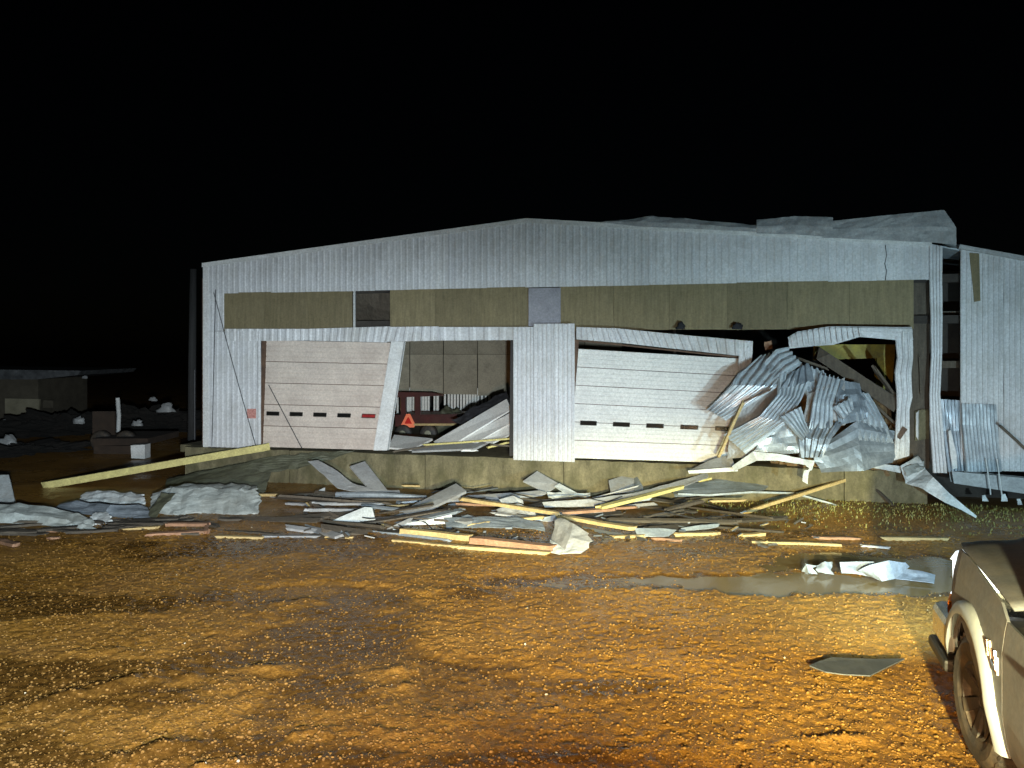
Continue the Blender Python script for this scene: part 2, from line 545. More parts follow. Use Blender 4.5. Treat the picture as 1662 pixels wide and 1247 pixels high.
def sheet(sections, ribs=6, depth=0.03, sub=4, dent=0.02, seed=0.0, jag=0.0, across=None, crease=0.0):
    """metal sheet lofted through cross lines; sections: lists of points (same count), ribs run along the loft"""
    secs = []
    for s in sections:
        s = [Vector(p) for p in s]
        secs.append(s)
    ns = len(secs)
    def across_pt(sec, t):
        n = len(sec) - 1
        i = min(int(t * n), n - 1)
        return sec[i].lerp(sec[i + 1], t * n - i)
    if ribs:
        ts = []
        for r in range(ribs):
            for q in (0.0, 0.14, 0.36, 0.5):
                ts.append((r + q) / ribs)
        ts.append(1.0)
    else:
        ts = [i / (across or 8) for i in range((across or 8) + 1)]
    rows = []
    for i in range(ns - 1):
        for k in range(sub):
            rows.append((i, k / sub))
    rows.append((ns - 2, 1.0))
    grid = []
    for i, a in rows:
        grid.append([across_pt(secs[i], t).lerp(across_pt(secs[i + 1], t), a) for t in ts])
    nr, nt = len(grid), len(ts)
    out = []
    zones = 4
    rc = random.Random(int(seed * 7) + 5)
    cr = [[rc.uniform(-1, 1) for _ in range(zones + 1)] for _ in range(nr)]
    for r in range(nr):
        for c in range(nt):
            p = grid[r][c]
            du = grid[r][min(c + 1, nt - 1)] - grid[r][max(c - 1, 0)]
            dv = grid[min(r + 1, nr - 1)][c] - grid[max(r - 1, 0)][c]
            n = du.cross(dv)
            n = n.normalized() if n.length > 1e-9 else Vector((0, -1, 0))
            if n.dot(Vector((0, 0, CAM_H)) - p) < 0:
                n = -n
            off = 0.0
            if ribs:
                q = (ts[c] * ribs) % 1.0
                off = depth if 0.13 < q < 0.37 else 0.0
            if crease:
                zt = ts[c] * zones
                zi = min(int(zt), zones - 1)
                off += crease * (cr[r][zi] * (1 - zt + zi) + cr[r][zi + 1] * (zt - zi))
            off += dent * nz(p, 3.1, seed) + dent * 0.5 * nz(p, 9.0, seed + 5)
            q = p + n * off
            if jag and (r in (0, nr - 1)):
                q = q + dv.normalized() * (jag * nz(p, 14.0, seed + 9) * 2)
            out.append(q)
    fs = []
    for r in range(nr - 1):
        for c in range(nt - 1):
            fs.append((r * nt + c, r * nt + c + 1, (r + 1) * nt + c + 1, (r + 1) * nt + c))
    return MB().add(out, fs)

def plank(A, B, wd, th, up=(0, 0, 1), jag=0.05, bend=0.0, seg=5, roll=0.0):
    """splintered board from A to B"""
    A, B = Vector(A), Vector(B)
    t = (B - A)
    ln = t.length
    t.normalize()
    up = Vector(up)
    s = t.cross(up)
    if s.length < 1e-3:
        s = t.orthogonal()
    s.normalize()
    u = s.cross(t).normalized()
    if roll:
        q = Matrix.Rotation(roll, 3, t)
        s, u = q @ s, q @ u
    vs, fs = [], []
    cols = 3
    sd = random.random() * 50
    jag = jag * 1.3
    for i in range(seg + 1):
        a = i / seg
        c = A + t * (ln * a) + u * (bend * math.sin(a * math.pi)) + u * (0.012 * nz((a * 3, sd, 0)))
        for (yy, zz) in ((-1, -1), (0, -1), (1, -1), (1, 1), (0, 1), (-1, 1)):
            p = c + s * (yy * wd / 2) + u * (zz * th / 2)
            if i in (0, seg):
                p = p + t * random.uniform(-jag, jag)
            vs.append(p)
    for i in range(seg):
        for k in range(6):
            fs.append((i * 6 + k, i * 6 + (k + 1) % 6, (i + 1) * 6 + (k + 1) % 6, (i + 1) * 6 + k))
    fs.append((5, 4, 3, 2, 1, 0))
    o = seg * 6
    fs.append((o, o + 1, o + 2, o + 3, o + 4, o + 5))
    return MB().add(vs, fs)

def slab(pts, th, mb=None):
    """flat board from a polygon of 3D points, thickened away from the camera"""
    pts = [Vector(p) for p in pts]
    n = (pts[1] - pts[0]).cross(pts[2] - pts[0]).normalized()
    if n.dot(Vector((0, 0, CAM_H)) - pts[0]) > 0:
        n = -n
    return (mb or MB()).prism(pts, n * th)

# ------------------------------------------------------------------ ground
PUDDLES = [(4.3, 10.65, 2.4, 0.55, 1.0), (5.4, 11.7, 1.5, 0.7, 1.0), (-2.2, 8.5, 1.1, 1.6, 0.5), (1.1, 10.75, 1.5, 0.35, 0.55), (-2.9, 10.2, 1.0, 0.4, 0.5), (-0.4, 7.4, 0.9, 0.5, 0.4)]
RIDGES = [  # world polylines (from picture rows), height, width
    ([(840, 1243), (1010, 1228), (1150, 1218), (1250, 1208), (1400, 1203), (1500, 1206)], 0.05, 0.05),
    ([(0, 1160), (120, 1130), (230, 1105), (350, 1088), (470, 1086)], 0.07, 0.12),
    ([(40, 1010), (160, 1000), (260, 1003)], 0.04, 0.10),
    ([(90, 1068), (180, 1060), (250, 1070)], 0.05, 0.10),
    ([(200, 1235), (260, 1215), (330, 1205)], 0.07, 0.10),
    ([(440, 1205), (520, 1190), (600, 1188), (640, 1196)], 0.07, 0.08),
    ([(330, 1247), (430, 1236), (560, 1240)], 0.06, 0.08),
    ([(680, 960), (740, 952), (800, 962)], 0.045, 0.18),
    ([(690, 975), (790, 985)], 0.04, 0.15),
    ([(600, 1120), (720, 1110)], 0.04, 0.12),
    ([(740, 1102), (770, 1098)], 0.04, 0.06),
    ([(900, 1152), (1000, 1147), (1090, 1150)], 0.03, 0.09),
    ([(640, 1090), (720, 1085), (840, 1092)], 0.03, 0.1),
]
def lattice(nx=256):
    return rng.random((nx, nx))
LAT = [lattice() for _ in range(6)]
def vnoise(X, Y, s, k=0):
    T = LAT[k]
    n = T.shape[0]
    x, y = X * s + 31.7 * k, Y * s + 17.3 * k
    xi, yi = np.floor(x).astype(int), np.floor(y).astype(int)
    fx, fy = x - xi, y - yi
    fx = fx * fx * (3 - 2 * fx); fy = fy * fy * (3 - 2 * fy)
    a = T[xi % n, yi % n]; b = T[(xi + 1) % n, yi % n]
    c = T[xi % n, (yi + 1) % n]; d = T[(xi + 1) % n, (yi + 1) % n]
    return (a * (1 - fx) + b * fx) * (1 - fy) + (c * (1 - fx) + d * fx) * fy - 0.5

def ground_h(X, Y):
    X = np.asarray(X, float); Y = np.asarray(Y, float)
    near = np.clip((26 - np.hypot(X, Y)) / 8, 0, 1)
    z = 0.05 * vnoise(X, Y, 0.35, 0) + 0.022 * vnoise(X, Y, 1.1, 1) + 0.010 * vnoise(X, Y * 1.6, 2.4, 2)
    z += (0.010 * vnoise(X, Y, 8.0, 3) + 0.025 * vnoise(X, Y, 21.0, 4)) * near
    z += 0.012
    for (cx, cy, rx, ry, dp) in PUDDLES:
        d = np.hypot((X - cx) / rx, (Y - cy) / ry) + 0.7 * vnoise(X, Y, 1.7, 5) + 0.35 * vnoise(X, Y, 5.5, 2)
        k = np.clip((1.15 - d) / 0.4, 0, 1)
        z = z * (1 - (0.85 * dp - 0.1) * k) - 0.062 * dp * k
    for pts, hh, ww in RIDGES:
        P = [GP(a, b) for a, b in pts]
        dist = np.full(X.shape, 9.0)
        for a, b in zip(P[:-1], P[1:]):
            vx, vy = b.x - a.x, b.y - a.y
            t = np.clip(((X - a.x) * vx + (Y - a.y) * vy) / (vx * vx + vy * vy), 0, 1)
            dist = np.minimum(dist, np.hypot(X - a.x - t * vx, Y - a.y - t * vy))
        z += 0.6 * hh * np.exp(-(dist / ww) ** 2) * np.clip(0.45 + 2.0 * vnoise(X, Y, 3.5, 1) + 1.2 * vnoise(X, Y, 9.0, 3), 0, 1.4)
    # grassy bank against the right end of the dock
    u = (X - L2.x) * E2.x + (Y - L2.y) * E2.y
    w = (X - L2.x) * N2.x + (Y - L2.y) * N2.y
    bank = np.clip((u - 11.5) / 3.0, 0, 1) * np.clip((3.2 - np.abs(w - 0.4)) / 2.8, 0, 1)
    z += 0.14 * bank * bank * (3 - 2 * bank)
    return z

def axis(lo, hi, step, far):
    a = list(np.arange(lo, hi + step / 2, step))
    s = step
    x = hi
    out = []
    while x < far:
        s *= 1.22
        x += s
        out.append(x)
    s = step
    x = lo
    pre = []
    while x > -far:
        s *= 1.22
        x -= s
        pre.append(x)
    return np.array(pre[::-1] + a + out)
gx = axis(-7.2, 7.2, 0.026, 400)
gy = axis(5.4, 13.4, 0.026, 400)
GX, GY = np.meshgrid(gx, gy)
GZ = ground_h(GX, GY)
nx_, ny_ = len(gx), len(gy)
verts = np.stack([GX, GY, GZ], -1).reshape(-1, 3).astype(np.float32)
idx = np.arange(nx_ * ny_).reshape(ny_, nx_)
quads = np.stack([idx[:-1, :-1], idx[:-1, 1:], idx[1:, 1:], idx[1:, :-1]], -1).reshape(-1, 4)
me = bpy.data.meshes.new('ground')
me.vertices.add(len(verts))
me.vertices.foreach_set('co', verts.ravel())
me.loops.add(quads.size)
me.loops.foreach_set('vertex_index', quads.ravel().astype(np.int32))
me.polygons.add(len(quads))
me.polygons.foreach_set('loop_start', np.arange(0, quads.size, 4, dtype=np.int32))
me.polygons.foreach_set('use_smooth', np.ones(len(quads), dtype=bool))
me.materials.append(MATS['wet_gravel'])
me.update(calc_edges=True)
MUD_SHADE = [(-4.6, 7.4, 2.0, 0.7), (-2.1, 8.6, 1.0, 1.5), (-1.9, 6.15, 1.5, 0.38), (-0.5, 10.1, 0.55, 0.28), (-5.2, 9.6, 1.8, 0.5), (0.3, 6.0, 1.4, 0.2), (-4.2, 6.2, 1.0, 0.3), (0.8, 7.3, 0.8, 0.18), (-3.2, 12.4, 3.0, 0.7), (1.6, 13.2, 4.5, 0.8), (2.6, 12.3, 1.2, 0.3)]  # yard mud; patches under the debris also paint shade between its pieces
mud_shade = np.zeros(GX.shape)
for (cx, cy, rx, ry) in MUD_SHADE:
    d = np.hypot((GX - cx) / rx, (GY - cy) / ry) + 1.1 * vnoise(GX, GY * 2.2, 1.3, 3) + 0.7 * vnoise(GX, GY * 2.5, 3.6, 0)
    mud_shade = np.maximum(mud_shade, np.clip((1.15 - d) / 0.55, 0, 1))
ma = me.attributes.new('mud', 'FLOAT', 'POINT')
ma.data.foreach_set('value', mud_shade.ravel().astype(np.float32))
ground = bpy.data.objects.new('ground', me)
COL.objects.link(ground)
tag(ground, kind='structure')
def gz(x, y):
    return float(ground_h(np.array([x]), np.array([y]))[0])

# water lying in the hollows
def pool(k):
    cx, cy, rx, ry, dp = PUDDLES[k]
    m = MB()
    n = 40
    pts = [(cx + rx * 1.75 * math.cos(2 * math.pi * i / n), cy + ry * 1.75 * math.sin(2 * math.pi * i / n), -0.040 - 0.0012 * k) for i in range(n)]
    m.add(pts, [tuple(range(n))])
    o = build(m, 'puddle_water', 'muddy_water', kind='structure')
for k in range(len(PUDDLES)):
    pool(k)

# loose stones of the yard: uncountable, one mesh
ICO_V = []
g_ = (1 + 5 ** 0.5) / 2
for a in (-1, 1):
    for b in (-g_, g_):
        ICO_V += [(0, a, b), (a, b, 0), (b, 0, a)]
ICO_V = np.array(ICO_V) / math.sqrt(1 + g_ * g_)
bmi = bmesh.new()
for v in ICO_V: bmi.verts.new(v)
r_ = bmesh.ops.convex_hull(bmi, input=bmi.verts)
bmi.verts.index_update()
ICO_F = np.array([[v.index for v in f.verts] for f in bmi.faces])
ICO_V = np.array([v.co[:] for v in bmi.verts])
bmi.free()
def stones(name, n, smin, smax, material, near=True):
    # density falls with distance so that stones keep a visible size
    Y = 5.5 + (rng.random(n) ** 1.5) * 9.5
    X = (rng.random(n) - 0.5) * 2 * (0.72 * Y)
    s = smin + (smax - smin) * rng.random(n) ** 3
    Z = ground_h(X, Y)
    u = (X - L2.x) * N2.x + (Y - L2.y) * N2.y
    keep = u > 0.2
    X, Y, Z, s = X[keep], Y[keep], Z[keep], s[keep]
    n = len(X)
    sc = s[:, None] * (0.6 + 0.8 * rng.random((n, 3)))
    sc[:, 2] *= 0.75
    ang = rng.random(n) * 6.28
    V = ICO_V[None] * sc[:, None, :] * (0.8 + 0.4 * rng.random((n, 12, 1)))
    ca, sa = np.cos(ang)[:, None], np.sin(ang)[:, None]
    vx = V[..., 0] * ca - V[..., 1] * sa
    vy = V[..., 0] * sa + V[..., 1] * ca
    V = np.stack([vx + X[:, None], vy + Y[:, None], V[..., 2] + Z[:, None] + (s * 0.2)[:, None]], -1).reshape(-1, 3)
    Fc = (ICO_F[None] + 12 * np.arange(n)[:, None, None]).reshape(-1, 3)
    m = bpy.data.meshes.new(name)
    m.vertices.add(len(V)); m.vertices.foreach_set('co', V.astype(np.float32).ravel())
    m.loops.add(Fc.size); m.loops.foreach_set('vertex_index', Fc.ravel().astype(np.int32))
    m.polygons.add(len(Fc)); m.polygons.foreach_set('loop_start', np.arange(0, Fc.size, 3, dtype=np.int32))
    m.materials.append(MATS[material])
    m.update(calc_edges=True)
    o = bpy.data.objects.new(name, m)
    COL.objects.link(o)
    return o
tag(stones('gravel', 38000, 0.004, 0.0165, 'stone'), 'loose brown gravel strewn over the wet yard', 'gravel', kind='stuff')
tag(stones('pale_gravel', 110, 0.004, 0.018, 'pale_stone'), 'scattered pale pebbles among the brown gravel', 'gravel', kind='stuff')

# grass on the bank below the right end of the dock
def grass():
    m = MB()
    vs, fs = [], []
    n = 4200
    for i in range(n):
        u = random.uniform(11.3, 21)
        w = random.uniform(0.05, 2.3)
        if random.random() > min(1, (u - 11.0) / 2.5) * (1.0 if w < 1.5 else 0.4): continue
        p = UW(u, w, 0)
        z = gz(p.x, p.y) if False else None
        vs.append((p.x, p.y, random.uniform(0.015, 0.055)))
    A = np.array(vs)
    Z = ground_h(A[:, 0], A[:, 1])
    V, Fc = [], []
    for i, (x, y, hgt) in enumerate(A):
        a = random.random() * 6.28
        dx, dy = math.cos(a) * 0.012, math.sin(a) * 0.012
        lx, ly = random.uniform(-1, 1) * hgt * 0.6, random.uniform(-1, 1) * hgt * 0.6
        o = len(V)
        V += [(x - dx, y - dy, Z[i] - 0.01), (x + dx, y + dy, Z[i] - 0.01), (x + lx * 0.4 + dx * 0.6, y + ly * 0.4 + dy * 0.6, Z[i] + hgt * 0.6), (x + lx, y + ly, Z[i] + hgt)]
        Fc += [(o, o + 1, o + 2), (o, o + 2, o + 3)]
    build((V, Fc), 'grass', 'grass', label='short green grass on the bank below the right dock end', cat='grass', kind='stuff')
grass()

# ------------------------------------------------------------------ the warehouse
base = UW(WID / 2, 0, 0)
ware = empty('warehouse', base, 'white ribbed metal warehouse with low gable and torn open front', 'building')
EAVE_L = FP(335, 430).z
EAVE_R = FP(1510, 395).z
PEAK = FP(855, 358).z
UPK = UOF(855)
BAND_T, BAND_B = 4.585, 3.68
HEAD_B = 3.42
def roofz(u):
    if u <= UPK:
        return EAVE_L + (PEAK - EAVE_L) * u / UPK
    return PEAK + (EAVE_R - PEAK) * (u - UPK) / (WID - UPK)

# gable cladding, sheet by sheet
u = 0.0
k = 0
while u < WID - 0.05:
    u1 = min(u + 0.9, WID)
    jl = random.uniform(-0.012, 0.012)
    m = ribbed(u, u1 + 0.012, BAND_T + jl, roofz, 0.03 + 0.0025 * (k % 2), 0.15, 0.008, 3, 0.03, 5)
    build(m, 'gable_sheet', 'white_siding', ware, solid=0.003)
    u = u1
    k += 1
# rake trim along the roof edge
for (a, b) in ((0.0, UPK), (UPK, WID)):
    p, q = UW(a - (0.06 if a == 0 else 0), 0.09, roofz(a)), UW(b, 0.09, roofz(b))
    m = MB().prism([p + Vector((0, 0, -0.06)), q + Vector((0, 0, -0.06)), q + Vector((0, 0, 0.03)), p + Vector((0, 0, 0.03))], Vector((-N2.x, -N2.y, 0)) * 0.14)
    build(m, 'rake_trim', 'white_trim', ware, bevel=0.006)
# left corner: full height strip and corner trim
build(ribbed(0.0, UOF(365), BAND_B - 0.02, BAND_T, 0.028, 0.15), 'wall_sheet', 'white_siding', ware, solid=0.003)
cz = MB()
cz.prism([UW(-0.05, 0.062, DOCK), UW(0.09, 0.062, DOCK), UW(0.09, 0.062, EAVE_L - 0.05), UW(-0.05, 0.062, EAVE_L - 0.05)], Vector((-N2.x, -N2.y, 0)) * 0.12)
build(cz, 'corner_trim', 'white_trim', ware, bevel=0.006)
# lower left wall
ua, ub = 0.0, UOF(425)
k = 0
u = ua
while u < ub - 0.05:
    u1 = min(u + 0.72, ub)
    build(ribbed(u, u1 - 0.005, DOCK, BAND_B - 0.03, 0.03, 0.144, 0.024, 3, 0.01, k + 40), 'wall_sheet', 'white_siding', ware, solid=0.003)
    u = u1; k += 1

# sheathing band with its gap
def band(px0, px1, w, material, top=BAND_T + 0.03, bot=BAND_B - 0.06, step=1.22):
    a, b = UOF(px0, w), UOF(px1, w)
    n = max(1, round((b - a) / step))
    for i in range(n):
        x0, x1 = a + (b - a) * i / n + 0.002, a + (b - a) * (i + 1) / n - 0.002
        ww = w + random.uniform(-0.003, 0.003)
        tilt = random.uniform(-0.004, 0.004)
        m = MB().prism([UW(x0, ww, bot + random.uniform(-.01, .01)), UW(x1, ww + tilt, bot), UW(x1, ww + tilt, top), UW(x0, ww, top)], Vector((-N2.x, -N2.y, 0)) * 0.03)
        build(m, 'sheathing_panel', material, ware)
band(361, 572, -0.08, 'sheathing')
band(633, 858, -0.08, 'sheathing')
band(908, 1483, -0.08, 'sheathing')
a, b = UOF(858, -0.03), UOF(910, -0.03)
build(MB().prism([UW(a, -0.02, 3.72), UW(b, -0.02, 3.72), UW(b, -0.02, BAND_T - 0.02), UW(a, -0.02, BAND_T - 0.02)], Vector((-N2.x, -N2.y, 0)) * 0.025), 'patch_panel', 'grey_board', ware, 'lavender grey patch panel in the brown band')
# pale edge strip beside the gap and grey sheet hanging in it
a = UOF(573)
build(MB().prism([UW(a - 0.015, -0.05, BAND_B), UW(a + 0.015, -0.05, BAND_B), UW(a + 0.015, -0.05, BAND_T), UW(a - 0.015, -0.05, BAND_T)], Vector((-N2.x, -N2.y, 0)) * 0.06), 'edge_strip', 'white_trim', ware)
build(sheet([[FP(578, 470, -0.5), FP(634, 470, -0.5)], [FP(578, 492, -0.7), FP(634, 505, -0.6)], [FP(577, 520, -1.1), FP(634, 530, -0.9)]], 0, 0, 4, 0.03, 3, across=6), 'hanging_sheet', 'brown_post', ware, solid=0.004)

# header trims above the doors
def facade_quad(name, pxs, w, th, material, parent=ware, label=None, ribs=0, bev=0.004):
    pts = [FP(x, y, w) for x, y in pxs]
    return build(MB().prism(pts, Vector((-N2.x, -N2.y, 0)) * th), name, material, parent, label, bevel=bev)
def header(pts_top, pts_bot, w, nr, name='header_sheet', seed=1, dent=0.008, material='white_siding', wl=None):
    """ribbed strip above a door: ribs run top to bottom"""
    top = [FP(x, y, w + (wl[i] if wl else 0)) for i, (x, y) in enumerate(pts_top)]
    bot = [FP(x, y, w + (wl[i] if wl else 0)) for i, (x, y) in enumerate(pts_bot)]
    m = sheet([top, bot], nr, 0.02, 3, dent, seed)
    return build(m, name, material, ware, solid=0.004)
header([(365, 534), (500, 534), (633, 530)], [(365, 554), (500, 553), (628, 556)], 0.035, 22, seed=2)
header([(631, 531), (712, 530), (712, 531), (858, 531)], [(624, 555), (712, 553), (713, 553), (858, 552)], 0.07, 18, seed=3)
header([(935, 531), (1000, 533), (1100, 543), (1222, 554)], [(935, 551), (1010, 557), (1110, 568), (1221, 580)], 0.10, 24, seed=4, dent=0.02, wl=[0, .03, .08, .14])
build(sheet([[FP(1199, 578, 0.2), FP(1222, 556, 0.26)], [FP(1198, 590, 0.2), FP(1221, 580, 0.25)], [FP(1200, 612, 0.2), FP(1216, 604, 0.25)]], 2, 0.015, 3, 0.01, 6), 'jamb_stub', 'white_siding', ware, solid=0.004)
# red brown header lining of the second door
build(plank(FP(940, 553, -0.02), FP(1200, 580, 0.08), 0.06, 0.035, jag=0.01), 'header_lining', 'rust_steel', ware)

# centre cladding column
a, b = UOF(833, 0.09), UOF(933, 0.09)
n = 3
for i in range(n):
    x0, x1 = a + (b - a) * i / n, a + (b - a) * (i + 1) / n - 0.004
    top = FP(860, 526, 0.09).z if i else FP(850, 531, 0.09).z
    build(ribbed(x0, x1, DOCK - 0.05, top, 0.09 + 0.003 * i, 0.098, 0.022, 4, 0.012, 60 + i), 'wall_sheet', 'white_siding', ware, solid=0.003)

# right hand frame: leaning jamb and crumpled header
build(sheet([[FP(1278, 548, 0.3), FP(1282, 566, 0.3)], [FP(1295, 538, 0.22), FP(1322, 562, 0.25)], [FP(1345, 530, 0.12), FP(1352, 560, 0.12)], [FP(1395, 530, 0.1), FP(1395, 547, 0.1)], [FP(1452, 531, 0.1), FP(1452, 552, 0.1)], [FP(1480, 531, 0.1), FP(1482, 552, 0.1)]], 1, 0.02, 4, 0.02, 8), 'header_sheet', 'white_siding', ware, solid=0.004)
for i in range(13):     # cross ribs of the crumpled header
    t = i / 12
    x = 1284 + t * 110
    yt = np.interp(x, [1278, 1295, 1345, 1395], [549, 539, 531, 531])
    yb = np.interp(x, [1278, 1322, 1352, 1395], [565, 561, 558, 547])
    w = np.interp(x, [1278, 1345, 1400], [0.34, 0.17, 0.15])
    build(MB().tube([FP(x, yt + 1, w), FP(x + 3, yb - 1, w)], 0.018, 6), 'rib', 'white_siding', ware)
build(sheet([[FP(1453, 548, 0.1), FP(1481, 534, 0.1)], [FP(1456, 580, 0.12), FP(1482, 580, 0.12)], [FP(1452, 605, 0.16), FP(1479, 607, 0.17)], [FP(1455, 640, 0.18), FP(1481, 645, 0.18)], [FP(1455, 665, 0.15), FP(1476, 665, 0.15)], [FP(1452, 715, 0.2), FP(1476, 715, 0.2)], [FP(1449, 748, 0.3), FP(1476, 740, 0.22)]], 3, 0.025, 4, 0.02, 12), 'jamb_sheet', 'white_siding', ware, solid=0.004)
build(slab([FP(1456, 710, 0.24), FP(1465, 692, 0.24), FP(1473, 697, 0.24), FP(1461, 714, 0.24)], 0.01), 'torn_patch', 'rust_steel', ware, 'rust brown torn patch on the right jamb')
build(MB().tube([FP(1466, 538, 0.14), FP(1466, 562, 0.14)], 0.02, 6), 'bent_clip', 'white_trim', ware)
# brown post beyond the jamb and lining boards
a, b = UOF(1481, -0.25), UOF(1508, -0.25)
build(MB().prism([UW(a - 0.1, -0.25, DOCK), UW(b, -0.25, DOCK), UW(b, -0.25, BAND_T + 0.1), UW(a - 0.1, -0.25, BAND_T + 0.1)], Vector((-N2.x, -N2.y, 0)) * 0.2), 'brown_post', 'brown_post', ware)
build(plank(FP(1489, 670, -0.15), FP(1489, 712, -0.15), 0.05, 0.04), 'splinter', 'white_trim', ware)
build(plank(FP(1496, 668, -0.2), FP(1496, 712, -0.2), 0.26, 0.03, up=(N2.x, N2.y, 0), jag=0.04), 'lining_board', 'concrete', ware)
build(plank(FP(1492, 580, -0.18), FP(1494, 640, -0.18), 0.04, 0.03), 'splinter', 'old_wood', ware)
# corner post, wavy
build(sheet([[FP(1508, 396, 0.06), FP(1530, 400, 0.06)], [FP(1508, 450, 0.06), FP(1529, 450, 0.06)], [FP(1510, 520, 0.07), FP(1530, 520, 0.07)], [FP(1511, 580, 0.09), FP(1529, 580, 0.09)], [FP(1508, 640, 0.12), FP(1526, 640, 0.12)], [FP(1509, 690, 0.15), FP(1530, 690, 0.15)], [FP(1514, 768, 0.32), FP(1537, 768, 0.32)]], 4, 0.03, 4, 0.015, 21), 'corner_post', 'white_siding', ware, solid=0.004)
# crack seam in the right gable
build(MB().tube([FP(1437, 398, 0.062), FP(1439, 415, 0.062), FP(1436, 428, 0.062), FP(1439, 440, 0.062), FP(1437, 455, 0.062)], 0.008, 5), 'torn_seam', 'black_plastic', ware)

# overhead doors
def sectional_door(corner_px, w, nsec, material, win_row, wins, label, wlean=0.0, glintwin=None, leaf=5):
    """corner_px: tl, tr, br, bl in the picture; sections bottom to top are separate slabs"""
    tl, tr, br, bl = [FP(x, y, w + (wlean if i < 2 else 0)) for i, (x, y) in enumerate(corner_px)]
    back = Vector((-N2.x, -N2.y, 0))
    def P(s, t):
        return bl.lerp(br, s).lerp(tl.lerp(tr, s), t)
    m = MB().prism([P(0.004, 0.004) + back * 0.035, P(0.996, 0.004) + back * 0.035, P(0.996, 0.996) + back * 0.035, P(0.004, 0.996) + back * 0.035], back * 0.02)
    door = build(m, 'overhead_door', 'rust_steel', ware, label)
    for i in range(nsec):
        t0, t1 = i / nsec + 0.003, (i + 1) / nsec - 0.003
        mm = MB()
        # each section has shallow pressed grooves
        ng = 4
        prof = []
        for g in range(ng):
            q0, q1 = g / ng, (g + 1) / ng
            prof += [(q0 + 0.02, 0.0), (q1 - 0.05, 0.0), (q1 - 0.03, -0.008), (q1 - 0.0, -0.008)]
        prof[-2:] = [(0.985, 0.0), (1.0, -0.004)]
        prof[0] = (0.0, 0.0)
        vs, fs = [], []
        ns = 8
        for q, d in prof:
            for s in range(ns + 1):
                p = P(s / ns, t0 + (t1 - t0) * q)
                vs.append(p - back * (d + 0.006 * nz(p, 1.2, 3)))
        for r in range(len(prof) - 1):
            for s in range(ns):
                fs.append((r * (ns + 1) + s, r * (ns + 1) + s + 1, (r + 1) * (ns + 1) + s + 1, (r + 1) * (ns + 1) + s))
        mm.add(vs, fs)
        build(mm, 'door_section', material, door, solid=0.006)
    for j, (s0, s1) in enumerate(wins):
        t0, t1 = win_row
        out = -back * 0.014
        mm = MB().prism([P(s0, t0) + out, P(s1, t0) + out, P(s1, t1) + out, P(s0, t1) + out], back * 0.03)
        build(mm, 'window_pane', 'red_window' if glintwin == j else 'dark_window', door, 'window pane with a red glint' if glintwin == j else None)
        fr = MB()
        c = [P(s0, t0), P(s1, t0), P(s1, t1), P(s0, t1)]
        for q in range(4):
            fr.tube([c[q] + out, c[(q + 1) % 4] + out], 0.008, 4)
        build(fr, 'window_frame', 'black_plastic', door)
    return door
W1 = [(0.035 + i * 0.205, 0.035 + i * 0.205 + 0.11) for i in range(5)]
sectional_door([(431, 552), (634, 556), (608, 731), (425, 726)], -0.05, 5, 'door_paint', (0.30, 0.333), W1, 'closed cream overhead door, the left one, with small slit windows', glintwin=4)
W2 = [(0.05 + i * 0.21, 0.05 + i * 0.21 + 0.105) for i in range(5)]
sectional_door([(939, 566), (1204, 582), (1185, 752), (925, 744)], 0.02, 6, 'door_white', (0.31, 0.345), W2, 'white overhead door, sagging to the right under its bent header', wlean=0.03)
# door tracks and jambs
facade_quad('door_track', [(425, 553), (431, 553), (425, 727), (419, 727)], 0.0, 0.05, 'rust_steel')
facade_quad('door_track', [(933, 552), (939, 552), (925.5, 744), (920.5, 744)], 0.055, 0.05, 'rust_steel')
facade_quad('jamb_post', [(635, 555), (655, 555), (628, 731), (606, 731)], 0.07, 0.12, 'white_trim', label='white jamb post leaning over beside the open doorway')
facade_quad('door_track', [(829, 552), (834, 552), (832, 740), (827, 740)], 0.03, 0.1, 'black_plastic')
# small red placard
facade_quad('placard', [(401, 664), (415, 664), (415, 679), (401, 679)], 0.066, 0.01, 'sign_pink', label='small faded red placard on the left wall')
plc = bpy.data.objects[-1] if False else None

# dock: concrete wall, floor
dock_r = UOF(1506, 0.06)
cuts = [UOF(300, 0.05), UOF(470, .05), UOF(690, .05), UOF(915, .05), UOF(1135, .05), UOF(1370, .05), dock_r]
for i in range(len(cuts) - 1):
    m = MB()
    a, b = cuts[i] + 0.008, cuts[i + 1] - 0.008
    # front face with uneven top edge
    n = 14
    vs, fs = [], []
    for r in range(6):
        for c in range(n + 1):
            uu = a + (b - a) * c / n
            z = -0.1 + (DOCK - 0.012 + 0.1) * r / 5 + (random.uniform(-0.02, 0.006) if r == 5 else 0)
            vs.append(UW(uu, 0.05 + 0.02 * nz((uu, z, 3), 2.0), z))
    for r in range(5):
        for c in range(n):
            fs.append((r * (n + 1) + c, r * (n + 1) + c + 1, (r + 1) * (n + 1) + c + 1, (r + 1) * (n + 1) + c))
    k0 = len(vs)
    for c in range(n + 1):
        uu = a + (b - a) * c / n
        vs.append(UW(uu, -0.35, DOCK - 0.012))
    for c in range(n):
        fs.append((5 * (n + 1) + c, 5 * (n + 1) + c + 1, k0 + c + 1, k0 + c))
    m.add(vs, fs)
    # end faces
    for uu in (a, b):
        m.add([UW(uu, 0.05, -0.1), UW(uu, -0.35, -0.1), UW(uu, -0.35, DOCK - 0.03), UW(uu, 0.05, DOCK - 0.03)], [(0, 1, 2, 3)])
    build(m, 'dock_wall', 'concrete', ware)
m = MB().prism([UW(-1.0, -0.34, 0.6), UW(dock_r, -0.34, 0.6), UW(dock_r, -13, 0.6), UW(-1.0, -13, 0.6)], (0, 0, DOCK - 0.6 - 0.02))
build(m, 'dock_floor', 'concrete', ware)
